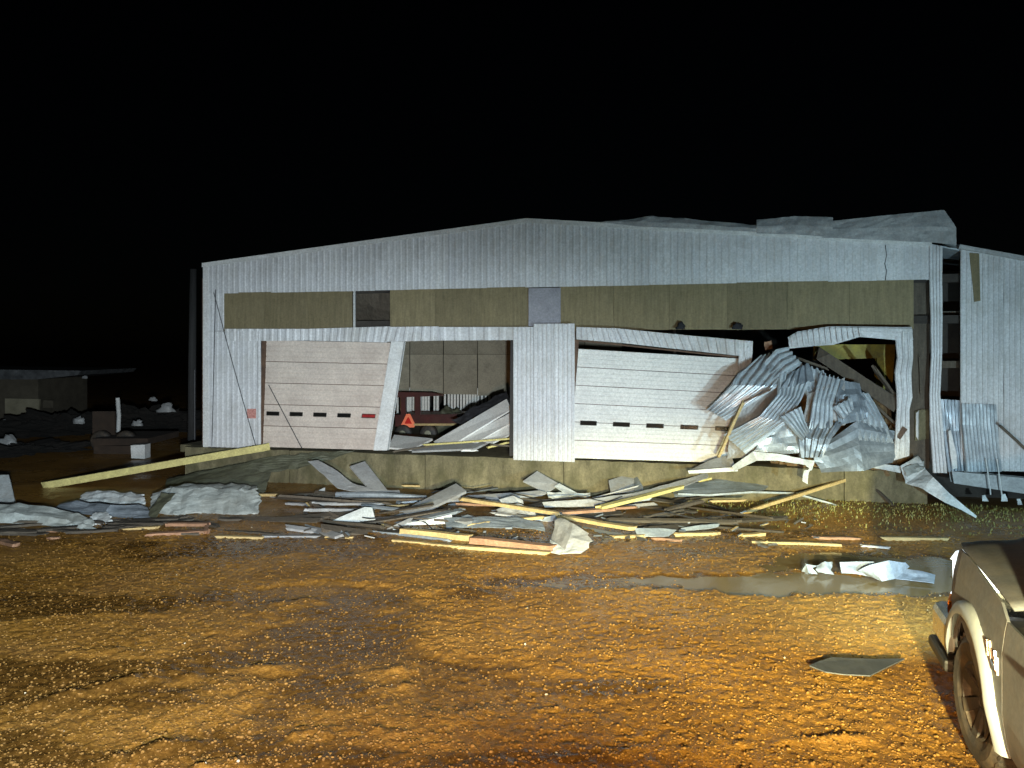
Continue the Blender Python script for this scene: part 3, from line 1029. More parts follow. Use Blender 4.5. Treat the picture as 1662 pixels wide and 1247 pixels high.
build(MB().prism([UW(dock_r, 0.0, -0.1), UW(dock_r, -0.02, DOCK - .02), UW(dock_r, -6, DOCK - .02), UW(dock_r, -6, -0.1)], (0.0, 0.02, 0)), 'dock_end', 'concrete', ware)

# shell behind the front
back = Vector((-N2.x, -N2.y, 0))
build(MB().prism([UW(0.05, -0.1, 0.5), UW(0.05, -13, 0.5), UW(0.05, -13, EAVE_L - .1), UW(0.05, -0.1, EAVE_L - .1)], Vector((E2.x, E2.y, 0)) * 0.05), 'side_wall', 'white_siding', ware)
for (a, b) in ((0.0, UPK), (UPK, WID + 0.1)):
    n = 6
    for i in range(n):
        x0, x1 = a + (b - a) * i / n, a + (b - a) * (i + 1) / n
        m = MB().prism([UW(x0, -0.06, roofz(x0) - 0.02), UW(x1, -0.06, roofz(min(x1, WID)) - 0.02), UW(x1, -13, roofz(min(x1, WID)) - 0.02), UW(x0, -13, roofz(x0) - 0.02)], (0, 0, -0.03))
        build(m, 'roof_sheet', 'galvanised', ware)
# back wall: brown panels above, white slats below
bw = -6.2
a0, a1 = UOF(560, bw), UOF(1010, bw)
npan = 8
for r, (z0, z1) in enumerate(((1.82, 3.05), (3.06, 4.5))):
    for i in range(npan):
        x0 = a0 + (a1 - a0) * i / npan + 0.012
        x1 = a0 + (a1 - a0) * (i + 1) / npan - 0.012
        ww = bw + random.uniform(-0.02, 0.02)
        zz = z0 + (random.uniform(-0.1, 0.03) if r == 0 else 0)
        build(MB().prism([UW(x0, ww, zz), UW(x1, ww, zz), UW(x1, ww, z1), UW(x0, ww, z1)], back * 0.02), 'interior_panel', 'interior_panel', ware)
for x in [645, 651, 655, 662, 666, 671, 675, 682, 686.5, 691, 695.5, 700, 705, 710, 716, 722, 728, 733, 738, 743, 748, 753, 758, 762.5, 767, 771.5, 776, 782, 788, 794, 800, 806]:
    if random.random() < 0.06: continue
    uu = UOF(x, bw - 0.05)
    wd = random.uniform(0.028, 0.042)
    build(MB().prism([UW(uu - wd, bw - 0.06, 0.85), UW(uu + wd, bw - 0.06, 0.85), UW(uu + wd, bw - 0.06, 2.0), UW(uu - wd, bw - 0.06, 2.0)], back * 0.02), 'wall_slat', 'white_slat', ware)
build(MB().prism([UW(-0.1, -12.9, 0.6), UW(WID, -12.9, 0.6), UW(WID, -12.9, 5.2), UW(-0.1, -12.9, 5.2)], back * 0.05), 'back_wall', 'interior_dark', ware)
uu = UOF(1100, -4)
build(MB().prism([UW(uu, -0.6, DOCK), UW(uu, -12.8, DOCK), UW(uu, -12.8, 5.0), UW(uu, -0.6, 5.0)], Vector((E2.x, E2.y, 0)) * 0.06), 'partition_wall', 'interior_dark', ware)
# steel frame: columns, rafters, girts
for px in (336, 836, 930, 1499):
    uu = UOF(px, -0.4)
    build(MB().box((uu - 0.07, -0.55, DOCK), (uu + 0.07, -0.3, roofz(min(max(uu, 0), WID)) - 0.3), Matrix(((E2.x, N2.x, 0, L2.x), (E2.y, N2.y, 0, L2.y), (0, 0, 1, 0), (0, 0, 0, 1)))), 'steel_column', 'rust_steel', ware)
FM = Matrix(((E2.x, N2.x, 0, L2.x), (E2.y, N2.y, 0, L2.y), (0, 0, 1, 0), (0, 0, 0, 1)))
for zz in (3.80, 4.62):
    build(MB().box((0.1, -0.3, zz - 0.08), (WID + 1.2, -0.16, zz + 0.08), FM), 'wall_girt', 'interior_dark', ware)
# yellow frame inside the right bay
y0 = -2.2
build(MB().prism([FP(1322, 560, y0), FP(1452, 560, y0), FP(1452, 580, y0), FP(1322, 584, y0)], back * 0.15), 'crane_beam', 'yellow_steel', ware, 'yellow steel beam inside the right bay', bevel=0.01)
build(MB().prism([FP(1424, 581, y0 + 0.02), FP(1451, 581, y0 + 0.02), FP(1447, 632, y0 + 0.02), FP(1421, 630, y0 + 0.02)], back * 0.15), 'crane_post', 'yellow_steel', ware, 'yellow steel post hanging below the beam', bevel=0.01)

# peeled roof sheets
def roof_peel(front, backp, seed, label, ribs=8):
    build(sheet([[FP(x, y - 6, 0.13) for x, y in front], [FP(x, (y - 6 + y2) / 2, 0.12) for (x, y), (_, y2) in zip(front, backp)], [FP(x, y, 0.05) for x, y in backp]], 0, 0.02, 4, 0.03, seed, across=24), 'roof_flap', 'grey_sheet', ware, label, solid=0.005)
roof_peel([(965, 366), (1040, 374), (1130, 378), (1232, 383)], [(975, 361), (1060, 351), (1130, 357), (1230, 366)], 31, 'low arched flap of roofing just right of the peak')
roof_peel([(1228, 385), (1290, 387), (1352, 391)], [(1228, 357), (1290, 351), (1352, 353)], 32, 'short lifted flap of roofing on the right slope', 6)
roof_peel([(1335, 392), (1430, 396), (1515, 400), (1552, 404)], [(1345, 359), (1440, 350), (1520, 342), (1533, 341)], 33, 'long roofing flap curled up over the right eave', 10)
build(sheet([[FP(1516, 343, -0.95), FP(1532, 341, -1.1)], [FP(1520, 375, -0.6), FP(1534, 372, -0.6)], [FP(1530, 398, -0.2), FP(1546, 392, -0.2)], [FP(1540, 402, 0.0), FP(1566, 405, 0.0)]], 0, 0, 4, 0.01, 35, across=4), 'roof_flap_edge', 'pale_sheet', ware, solid=0.005)

# ------------------------------------------------------------------ annex to the right
ax0 = UOF(1558)
annex = empty('metal_annex', UW(ax0 + 2.5, 0, 0), 'ribbed pale metal lean-to wall at the right edge, standing on a grey beam', 'building')
def annex_top(u):
    z0, z1 = FP(1560, 403).z, FP(1662, 422).z
    return z0 + (z1 - z0) * (u - ax0) / (UOF(1662) - ax0)
AB = FP(1600, 765).z
u = ax0
k = 0
while u < ax0 + 6:
    u1 = u + 0.75
    build(ribbed(u, u1 - 0.004, AB + 0.02, annex_top, 0.03, 0.094, 0.022, 5, 0.03, 80 + k), 'wall_sheet', 'white_siding', annex, solid=0.003)
    u = u1; k += 1
build(plank(UW(ax0 - 0.05, 0.08, annex_top(ax0) + 0.02), UW(ax0 + 6, 0.08, annex_top(ax0 + 6) + 0.02), 0.12, 0.08, jag=0), 'eave_trim', 'grey_sheet', annex)
build(sheet([[FP(1560, 655, 0.06), FP(1617, 657, 0.06)], [FP(1561, 690, 0.1), FP(1619, 690, 0.1)], [FP(1568, 766, 0.3), FP(1626, 766, 0.22)]], 10, 0.035, 4, 0.012, 41), 'bent_sheet', 'galvanised', annex, 'bent ribbed sheet at the foot of the annex wall', solid=0.004)
build(sheet([[FP(1526, 648, -0.15), FP(1560, 650, -0.1)], [FP(1530, 700, -0.1), FP(1562, 700, -0.05)], [FP(1538, 766, 0.08), FP(1570, 764, 0.08)]], 6, 0.035, 4, 0.02, 42), 'bent_sheet', 'dark_galvanised', annex, solid=0.004)
build(sheet([[FP(1539, 700, 0.12), FP(1543, 698, 0.12)], [FP(1542, 735, 0.14), FP(1552, 735, 0.14)], [FP(1546, 762, 0.16), FP(1554, 760, 0.16)]], 0, 0, 3, 0.01, 43, across=3), 'torn_strip', 'white_trim', annex, solid=0.004)  # white strip stands in for glints on the dark ribbed sheet
facade_quad('brown_strip', [(1574, 411), (1589, 412), (1591, 488), (1582, 490)], 0.075, 0.02, 'sheathing', parent=annex, label='brown strip hanging near the top of the annex wall')
build(MB().prism([FP(1546, 766, 0.12), FP(1760, 786, 0.12), FP(1760, 815, 0.12), FP(1549, 784, 0.12)], back * 0.2), 'sill_beam', 'grey_sheet', annex, 'grey sill beam under the annex wall', bevel=0.01)
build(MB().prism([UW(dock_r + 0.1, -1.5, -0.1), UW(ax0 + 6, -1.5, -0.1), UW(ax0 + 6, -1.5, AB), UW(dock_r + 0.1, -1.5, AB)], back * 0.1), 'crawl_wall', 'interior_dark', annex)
for zz in (1.9, 2.9, 3.9, 4.7):
    build(MB().box((WID + 0.05, -0.5, zz - 0.07), (ax0 + 0.4, -0.38, zz + 0.07), FM), 'wall_girt', 'brown_post', annex)
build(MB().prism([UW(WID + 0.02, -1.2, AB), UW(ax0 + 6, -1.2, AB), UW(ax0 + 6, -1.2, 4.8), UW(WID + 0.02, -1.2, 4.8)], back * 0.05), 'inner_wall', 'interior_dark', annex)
build(MB().prism([UW(WID + 0.02, -0.05, annex_top(ax0 - 0.6) - 0.03), UW(ax0 + 6, -0.05, annex_top(ax0 + 6) - 0.03), UW(ax0 + 6, -6, annex_top(ax0 + 6) - 0.03), UW(WID + 0.02, -6, annex_top(ax0 - 0.6) - 0.03)], (0, 0, -0.03)), 'roof_sheet', 'galvanised', annex)
for xx in (1600, 1618):
    build(MB().tube([FP(xx, 745, 0.35), FP(xx + 6, 785, 0.4), FP(xx + 8, 803, 0.38)], 0.012, 6), 'hanging_wire', 'white_trim', annex)

# ------------------------------------------------------------------ inside the open doorway
# red farm wagon
wg = empty('farm_wagon', FP(690, 690, -4.2), 'red farm wagon with slow vehicle triangle inside the open doorway', 'wagon')
wb = -4.2
def wq(name, pxs, w, th, material, label=None):
    return build(MB().prism([FP(x, y, w) for x, y in pxs], back * th), name, material, wg, label, bevel=0.01)
wq('bed', [(642, 674), (742, 673), (742, 690), (642, 692)], wb, 1.3, 'red_paint')
wq('top_rail', [(640, 637), (700, 638), (718, 642), (640, 645)], wb - 0.1, 0.1, 'red_paint')
for x0, x1 in ((651, 657), (674, 681)):
    wq('stake', [(x0, 643), (x1, 643), (x1, 676), (x0, 676)], wb - 0.06, 0.08, 'red_paint')
wq('drawbar', [(672, 688.5), (742, 688.5), (742, 690.5), (672, 690.5)], wb + 0.15, 0.06, 'pine')
for x in (655, 696):
    c = FP(x, 704, wb + 0.02)
    M = Matrix.Translation(c) @ Matrix(((N2.x, E2.x, 0), (N2.y, E2.y, 0), (0, 0, 1))).to_4x4()
    wh = build(MB().lathe([(-0.1, 0.10), (-0.1, 0.22), (-0.06, 0.26), (0.06, 0.26), (0.1, 0.22), (0.1, 0.10)], M, 24), 'wheel', 'tyre_rubber', wg, smooth=True)
    build(MB().lathe([(0.085, 0.0), (0.09, 0.09), (0.07, 0.12), (-0.07, 0.12)], M, 20), 'rim', 'beige_paint', wh, smooth=True)
def tri(pts, w, th):
    return MB().prism([FP(x, y, w) for x, y in pts], back * th)
te = build(tri([(659.5, 672), (665.5, 672), (674, 690), (672, 694), (653, 694), (651, 690)], wb + 0.03, 0.02), 'slow_vehicle_triangle', 'sign_orange', wg, 'orange triangle with dark red centre')
build(tri([(661.8, 677.5), (663.4, 677.5), (668.5, 688), (656.5, 688)], wb + 0.036, 0.01), 'triangle_centre', 'sign_red', te)

# lumpy covered heap behind
def lump(name, c, rx, ry, rz, material, seed, label, cat, n=18, amp=0.35, group=None):
    vs, fs = [], []
    for i in range(n + 1):
        th = math.pi / 2 * i / n * 1.1
        for j in range(2 * n):
            ph = math.pi * j / n
            d = Vector((math.sin(th) * math.cos(ph), math.sin(th) * math.sin(ph), math.cos(th)))
            s = 1 + amp * nz(d, 1.7, seed) + amp * 0.6 * nz(d, 4.5, seed + 3) + (amp * 0.35 * nz(d, 14.0, seed + 7) if n > 20 else 0)
            vs.append(Vector(c) + Vector((d.x * rx * s, d.y * ry * s, d.z * rz * s)))
    for i in range(n):
        for j in range(2 * n):
            j2 = (j + 1) % (2 * n)
            fs.append((i * 2 * n + j, (i + 1) * 2 * n + j, (i + 1) * 2 * n + j2, i * 2 * n + j2))
    return build(MB().add(vs, fs), name, material, label=label, cat=cat, smooth=n <= 20, group=group)
p = FP(730, 690, -4.9); p.z = DOCK
lump('covered_heap', p, 0.5, 0.5, 0.62, 'tarp', 4, 'lumpy olive covered heap behind the red wagon', 'heap')
build(sheet([[FP(735, 684, -1.7), FP(760, 693, -1.4)], [FP(765, 664, -1.7), FP(780, 682, -1.3)], [FP(800, 645, -1.7), FP(808, 664, -1.2)], [FP(822, 636, -1.7), FP(828, 652, -1.1)]], 0, 0, 6, 0.09, 51, across=8), 'black_cloth', 'black_cloth', label='crumpled black cloth draped above the fallen door sections', cat='cloth', solid=0.02)
# fallen door sections in the opening
def fallen(pxw, label, material='door_white', th=0.045):
    o = build(slab([FP(x, y, w) for x, y, w in pxw], th), 'fallen_door_section', material, label=label, cat='door panel', group='fallen door sections', bevel=0.006)
    return o
fallen([(704, 717, -0.45), (822, 648, -1.05), (829, 664, -0.75), (742, 717, -0.2)], 'cream door section, topmost of those leaning in the open doorway')
fallen([(746, 715, -0.3), (829, 670, -0.75), (829, 686, -0.5), (774, 717, -0.1)], 'cream door section just under the topmost leaning one')
fallen([(778, 714, -0.25), (829, 690, -0.5), (829, 704, -0.3), (800, 718, -0.05)], 'short cream door section wedged low by the centre column')
fallen([(712, 712, -0.9), (745, 692, -1.3), (768, 688, -1.3), (735, 703, -0.9)], 'small pinkish door section end behind the leaning ones')
fallen([(630, 726, -0.2), (640, 706, -0.9), (702, 712, -0.7), (668, 729, -0.05)], 'cream door section lying flat beside the leaning jamb')
fallen([(668, 732, -0.02), (680, 720, -0.5), (795, 716, -0.4), (770, 728, 0.0)], 'flat dusty door section at the doorway sill', 'grey_sheet')
for i, (x0, y0_, x1, y1, mt, lb) in enumerate([
    (690, 722, 830, 712, 'yellow_foam', 'thin yellowish lath across the doorway sill'),
    (790, 727, 826, 718, 'yellow_foam', 'yellow foam scrap at the sill by the centre column'),
    (640, 733, 700, 724, 'old_wood', 'dark broken board at the sill by the leaning jamb'),
    (752, 731, 775, 731, 'white_trim', 'small white strip on the dock edge in the doorway'),
    (800, 722, 829, 724, 'old_wood', 'dark board stub on the sill by the centre column')]):
    build(plank(FP(x0, y0_, 0.0 - 0.12 * (i == 0)), FP(x1, y1, -0.1), 0.09, 0.04), 'broken_board', mt, label=lb, cat='board')

# ------------------------------------------------------------------ crumpled cladding heap in the right bay
HEAP = [
 # name, sections [(left px,py,w),(right px,py,w)], ribs, material, label
 ([[(1236, 582, 0.35), (1272, 566, 0.3)], [(1196, 612, 0.7), (1300, 588, 0.5)], [(1186, 625, 0.85), (1262, 628, 0.8)], [(1149, 665, 0.7), (1178, 683, 0.9)]], 6, 'galvanised', 'bowed ribbed sheet at the upper left of the crumpled heap'),
 ([[(1240, 590, 0.5), (1262, 622, 0.75)], [(1258, 570, 0.45), (1282, 604, 0.7)], [(1278, 567, 0.35), (1300, 592, 0.6)]], 4, 'galvanised', 'folded ribbed corner at the top of the crumpled heap'),
 ([[(1264, 606, 0.7), (1318, 612, 0.55)], [(1262, 640, 0.95), (1300, 650, 0.8)], [(1232, 676, 1.1), (1276, 688, 1.15)], [(1176, 707, 0.95), (1210, 737, 1.25)]], 7, 'galvanised', 'long ribbed sheet sweeping down left across the heap'),
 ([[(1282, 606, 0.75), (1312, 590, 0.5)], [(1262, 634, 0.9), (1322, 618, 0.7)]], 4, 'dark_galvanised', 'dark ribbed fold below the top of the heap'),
 ([[(1266, 678, 1.2), (1300, 660, 1.1)], [(1302, 716, 1.35), (1312, 700, 1.2)]], 5, 'galvanised', 'bright ribbed scrap slanting down right in the heap centre'),
 ([[(1330, 608, 0.5), (1364, 616, 0.5)], [(1318, 654, 0.9), (1352, 656, 0.85)], [(1311, 697, 1.1), (1352, 696, 1.05)]], 5, 'galvanised', 'kinked ribbed sheet upright in the middle of the heap'),
 ([[(1352, 662, 0.9), (1382, 645, 0.8)], [(1368, 682, 1.0), (1386, 664, 0.9)]], 4, 'galvanised', 'small ribbed scrap at the right of the heap'),
 ([[(1364, 618, 0.45), (1396, 622, 0.35)], [(1354, 655, 0.75), (1404, 650, 0.5)], [(1362, 690, 0.9), (1408, 680, 0.6)]], 0, 'dark_galvanised', 'dark smooth sheet at the upper right of the heap'),
 ([[(1248, 700, 1.05), (1290, 680, 1.0)], [(1230, 722, 1.25), (1300, 718, 1.2)], [(1222, 738, 1.2), (1296, 736, 1.25)]], 0, 'galvanised', 'smooth grey sheet at the foot of the heap'),
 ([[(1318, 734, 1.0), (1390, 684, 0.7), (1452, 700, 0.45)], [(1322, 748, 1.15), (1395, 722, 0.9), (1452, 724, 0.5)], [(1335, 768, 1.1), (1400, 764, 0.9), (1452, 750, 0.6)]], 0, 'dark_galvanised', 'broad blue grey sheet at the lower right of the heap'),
 ([[(1212, 640, 0.62), (1290, 600, 0.5)], [(1185, 700, 0.75), (1275, 672, 0.8)], [(1180, 745, 0.8), (1262, 738, 0.9)]], 0, 'grey_sheet', 'grey backing sheet behind the heap, next to the white door'),
 ([[(1312, 640, 0.75), (1372, 612, 0.45)], [(1300, 700, 0.95), (1372, 690, 0.8)]], 0, 'grey_sheet', 'grey creased sheet deep in the heap'),
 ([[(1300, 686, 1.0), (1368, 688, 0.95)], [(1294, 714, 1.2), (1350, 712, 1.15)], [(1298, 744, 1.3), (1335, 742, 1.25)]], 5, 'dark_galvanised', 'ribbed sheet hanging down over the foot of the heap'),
 ([[(1296, 590, 0.35), (1340, 606, 0.3)], [(1300, 625, 0.55), (1345, 640, 0.5)], [(1318, 660, 0.7), (1352, 668, 0.6)]], 5, 'galvanised', 'ribbed sheet tucked behind the kinked upright one'),
 ([[(1372, 636, 0.4), (1410, 640, 0.3)], [(1385, 672, 0.6), (1440, 690, 0.4)], [(1392, 716, 0.8), (1450, 720, 0.5)]], 6, 'galvanised', 'pale ribbed sheet lying beside the right jamb'),
]
for i, (secs, rb, mt, lb) in enumerate(HEAP):
    m = sheet([[FP(*p) for p in s] for s in secs], rb, 0.07, 3, 0.02, 100 + i * 3, 0.0, across=14, crease=0.012 if rb else 0.06)
    build(m, 'crumpled_sheet', mt, label=lb, cat='metal sheet', group='crumpled cladding heap', solid=0.005)
build(sheet([[FP(1116, 764, 0.5), FP(1150, 748, 0.5), FP(1186, 738, 0.5)], [FP(1118, 767, 0.8), FP(1150, 766, 0.9), FP(1196, 763, 0.9)]], 0, 0, 3, 0.03, 61, across=8), 'bent_sheet', 'grey_sheet', label='grey triangular sheet on the dock edge below the white door', cat='metal sheet', solid=0.006)
build(sheet([[FP(1117, 764, 0.86), FP(1196, 758, 0.96)], [FP(1118, 769, 0.86), FP(1198, 765, 0.96)]], 0, 0, 3, 0.01, 62, across=8), 'flashing_strip', 'pale_sheet', label='white flashing strip along the dock edge below the white door', cat='flashing', solid=0.008)
build(sheet([[FP(1188, 757, 1.1), FP(1192, 765, 1.1)], [FP(1222, 733, 1.35), FP(1228, 748, 1.4)], [FP(1265, 737, 1.4), FP(1262, 748, 1.45)], [FP(1308, 746, 1.4), FP(1306, 755, 1.45)], [FP(1322, 748, 1.4), FP(1318, 764, 1.45)], [FP(1312, 768, 1.45), FP(1304, 764, 1.5)], [FP(1311, 786, 1.5), FP(1302, 781, 1.5)]], 0, 0, 4, 0.03, 63, across=6), 'flashing_strip', 'pale_sheet', label='crumpled pale flashing curling along the foot of the heap', cat='flashing', solid=0.008)
build(plank(FP(1206, 652, 0.95), FP(1166, 742, 1.1), 0.07, 0.05), 'rusty_bar', 'pine', label='rusty brown bar leaning against the heap by the white door', cat='bar')
build(plank(FP(1252, 632, 0.98), FP(1206, 652, 0.97), 0.05, 0.04), 'rusty_bar', 'rust_steel', label='dark rusty bar between the upper heap sheets', cat='bar')
# torn insulation and boards behind the heap
p = FP(1330, 660, -0.6); p.z = DOCK
lump('torn_insulation', p, 0.9, 0.45, 1.55, 'batt', 11, 'brown torn insulation mound behind the crumpled heap', 'insulation', 26, 0.4)
p = FP(1425, 720, -0.5); p.z = DOCK
lump('torn_insulation', p, 0.6, 0.45, 1.15, 'batt', 17, 'brown torn insulation beside the right jamb', 'insulation', 24, 0.45)
for i, (x0, y0_, x1, y1, lb) in enumerate([
    (1330, 575, 1455, 660, 'splintered brown rafter slanting behind the heap'),
    (1395, 610, 1452, 645, 'splintered brown board above the right end of the heap'),
    (1400, 640, 1455, 690, 'short brown board beside the right jamb'),
    (1290, 580, 1345, 600, 'brown broken board at the top of the heap'),
    (1420, 600, 1450, 640, 'thin brown splinter near the right jamb')]):
    build(plank(FP(x0, y0_, -0.25 + 0.06 * i), FP(x1, y1, -0.1), 0.13 if i else 0.30, 0.05 if i else 0.24, jag=0.12), 'broken_rafter', 'brown_post', label=lb, cat='board')
build(slab([FP(1240, 556, 0.1), FP(1252, 553, 0.1), FP(1254, 566, 0.1), FP(1242, 569, 0.1)], 0.05), 'torn_block', 'red_wood', label='small pinkish block above the crumpled heap', cat='block')
for x in (1105, 1197):
    pp = FP(x, 533, 0.02)
    lump('torn_tuft', pp, 0.1, 0.05, 0.12, 'black_cloth', x, 'black tuft over the sagging header, ' + ('left one' if x == 1105 else 'right one'), 'cloth', 8, 0.4)

# bent flashing hanging off the dock corner
build(sheet([[FP(1395, 751, 0.45), FP(1396, 756, 0.5)], [FP(1430, 753, 0.4), FP(1432, 762, 0.45)], [FP(1462, 757, 0.4), FP(1462, 768, 0.45)]], 0, 0, 3, 0.015, 70, across=4), 'flashing_strip', 'pale_sheet', label='pale flashing strip on the dock edge at the right corner', cat='flashing', solid=0.008)
build(sheet([[FP(1462, 756, 0.5), FP(1490, 740, 0.2)], [FP(1470, 786, 0.7), FP(1502, 762, 0.5)], [FP(1498, 794, 1.0), FP(1515, 775, 0.9)], [FP(1532, 815, 1.2), FP(1540, 800, 1.2)], [FP(1560, 828, 1.3), FP(1566, 822, 1.3)], [FP(1584, 841, 1.4), FP(1586, 838, 1.4)]], 0, 0, 5, 0.04, 71, across=6), 'bent_flashing', 'pale_sheet', label='long pale twisted flashing hanging from the right dock corner', cat='flashing', solid=0.008)
build(sheet([[FP(1466, 760, 0.56), FP(1500, 748, 0.3)], [FP(1472, 775, 0.74), FP(1500, 764, 0.6)]], 0, 0, 3, 0.06, 72, across=6), 'torn_membrane', 'insulation_facing', label='grey torn membrane bunched on the right dock corner', cat='membrane', solid=0.01)
build(plank(FP(1626, 694, 0.5), FP(1690, 752, 0.7), 0.05, 0.05), 'dark_rod', 'old_wood', label='dark rod leaning on the annex wall at the right edge', cat='rod')
for (x, y, r, s) in ((1598, 806, 0.05, 3), (1630, 806, 0.06, 5), (1655, 812, 0.05, 9)):
    pp = FP(x, y + 8, 0.3)
    build(sheet([[pp + Vector((-r, 0, 0)), pp + Vector((r, 0.02, 0))], [pp + Vector((-r * .4, 0.05, r * 2)), pp + Vector((r * .5, 0.02, r * 2.4))]], 0, 0, 3, 0.06, s, across=4), 'torn_scrap', 'pale_sheet', label={3: 'leftmost small pale scrap under the annex sill beam', 5: 'middle small pale scrap under the annex sill beam', 9: 'rightmost small pale scrap under the annex sill beam'}[s], cat='scrap', group='scraps under the annex', solid=0.006)

# ------------------------------------------------------------------ debris on the ground
def board(x0, y0_, z0, x1, y1, z1, wd, th, mt, lb, name='board', jag=0.05, bend=0.0, roll=0.0):
    a, b = GP(x0, y0_, z0), GP(x1, y1, z1)
    return build(plank(a, b, wd, th, jag=jag, bend=bend, roll=roll), name, mt, label=lb, cat='board')
def panel(pts, th, mt, lb, name='metal_sheet', cat='metal sheet'):
    return build(slab([GP(*p) for p in pts], th), name, mt, label=lb, cat=cat, bevel=0.004)
def gsheet(secs, mt, lb, ribs=0, dent=0.03, seed=0, name='bent_sheet', cat='metal sheet', across=8, sub=4, jag=0.0, depth=0.02):
    return build(sheet([[GP(*p) for p in s] for s in secs], ribs, depth, sub, dent, seed, jag, across), name, mt, label=lb, cat=cat, solid=0.008)

# long yellow beam from the ground up on to the dock
a, b = GP(72, 788, 0.06), FP(432, 726, 0.25)
build(plank(a, b, 0.16, 0.16, jag=0.08, seg=12), 'timber_beam', 'yellow_foam', label='long yellow timber beam leaning up on to the left dock end', cat='beam')
build(sheet([[GP(268, 790, 0.05), GP(300, 800, 0.05), GP(430, 800, 0.05)], [FP(270, 778, 0.9), FP(390, 760, 0.8), FP(440, 768, 0.8)], [FP(300, 772, 0.6), FP(430, 746, 0.5), FP(520, 752, 0.4)], [FP(440, 742, 0.3), FP(500, 736, 0.25), FP(575, 731, 0.2)]], 0, 0, 6, 0.07, 5, across=14), 'tarp', 'tarp', label='dark olive tarp slumped against the left end of the dock wall', cat='tarp', solid=0.01)
# left side pale heaps
panel([(-25, 815, 0.05), (24, 816, 0.05), (14, 771, 0.45), (-25, 771, 0.45)], 0.12, 'pale_sheet', 'pale thick panel standing at the left edge of the yard', 'foam_block', 'foam block')
def roll(x0, y0_, x1, y1, r, mt, lb, seed, flat=0.7, name='insulation_roll', cat='roll'):
    A, B = GP(x0, y0_, r * flat), GP(x1, y1, r * flat)
    m = MB()
    n, seg = 30, 32
    t = (B - A).normalized()
    s = t.cross(Vector((0, 0, 1))).normalized()
    vs, fs = [], []
    for i in range(n + 1):
        c = A.lerp(B, i / n)
        for k in range(seg):
            q = 2 * math.pi * k / seg
            rr = r * (1 + 0.30 * nz((i * 0.16, math.cos(q) * 1.2, math.sin(q) * 1.2), 1.0, seed) + 0.09 * nz((i * 0.5, math.cos(q) * 3, math.sin(q) * 3), 1.0, seed + 4) + 0.03 * nz((i * 2, math.cos(q) * 7, math.sin(q) * 7), 1.0, seed + 8))
            vs.append(c + s * (math.cos(q) * rr) + Vector((0, 0, max(math.sin(q), -0.85) * rr * flat)))
    for i in range(n):
        for k in range(seg):
            fs.append((i * seg + k, i * seg + (k + 1) % seg, (i + 1) * seg + (k + 1) % seg, (i + 1) * seg + k))
    for i in (0, n):
        c = len(vs)
        vs.append(A.lerp(B, i / n) + (t if i == 0 else -t) * 0.05)
        for k in range(seg):
            fs.append((c, i * seg + k, i * seg + (k + 1) % seg))
    return build(m.add(vs, fs), name, mt, label=lb, cat=cat, smooth=True)
def pale_heap(secs, mt, lb, seed, crease=0.03):
    m = sheet([[GP(*p) for p in q] for q in secs], 0, 0, 5, 0.03, seed, 0.05, 18, crease)
    return build(m, 'insulation_batt', mt, label=lb, cat='insulation', solid=0.03)
pale_heap([[(246, 832, .03), (244, 818, .14), (250, 802, .26), (262, 795, .26)], [(282, 836, .02), (284, 814, .22), (288, 794, .38), (300, 787, .36)], [(330, 833, .02), (332, 812, .22), (334, 793, .38), (345, 788, .34)], [(382, 836, .02), (384, 815, .20), (386, 794, .38), (396, 788, .34)], [(420, 834, .02), (420, 814, .18), (414, 796, .34), (416, 790, .30)]], 'insulation_facing', 'large grey green insulation batt lying left of the debris', 3)
pale_heap([[(130, 814, .06), (132, 806, .12), (140, 799, .18)], [(180, 820, .03), (182, 808, .14), (186, 797, .22)], [(236, 818, .03), (234, 810, .1), (230, 803, .14)]], 'pale_sheet', 'white crumpled batt lying behind the left boards', 8)
pale_heap([[(-40, 848, .03), (-36, 832, .18), (-30, 818, .28)], [(40, 850, .03), (42, 836, .18), (46, 820, .26)], [(104, 856, .02), (108, 846, .10), (112, 832, .18)], [(152, 858, .02), (152, 851, .06), (150, 843, .1)]], 'insulation_facing', 'long pale flattened batt at the left edge', 12)
pale_heap([[(148, 850, .03), (150, 842, .08), (154, 832, .14)], [(180, 850, .03), (179, 843, .07), (176, 833, .12)]], 'pale_sheet', 'small pale batt end beside the long flattened one', 15, 0.015)
gsheet([[(75, 830, 0.03), (110, 812, 0.2)], [(170, 838, 0.03), (180, 820, 0.22)], [(245, 842, 0.03), (240, 822, 0.15)]], 'dark_galvanised', 'dark crumpled sheet under the white batt', 0, 0.08, 22)
gsheet([[(240, 838, 0.04), (262, 800, 0.4)], [(250, 842, 0.04), (285, 803, 0.38)]], 'tarp', 'dark torn end piece left of the large insulation batt', 0, 0.05, 23)

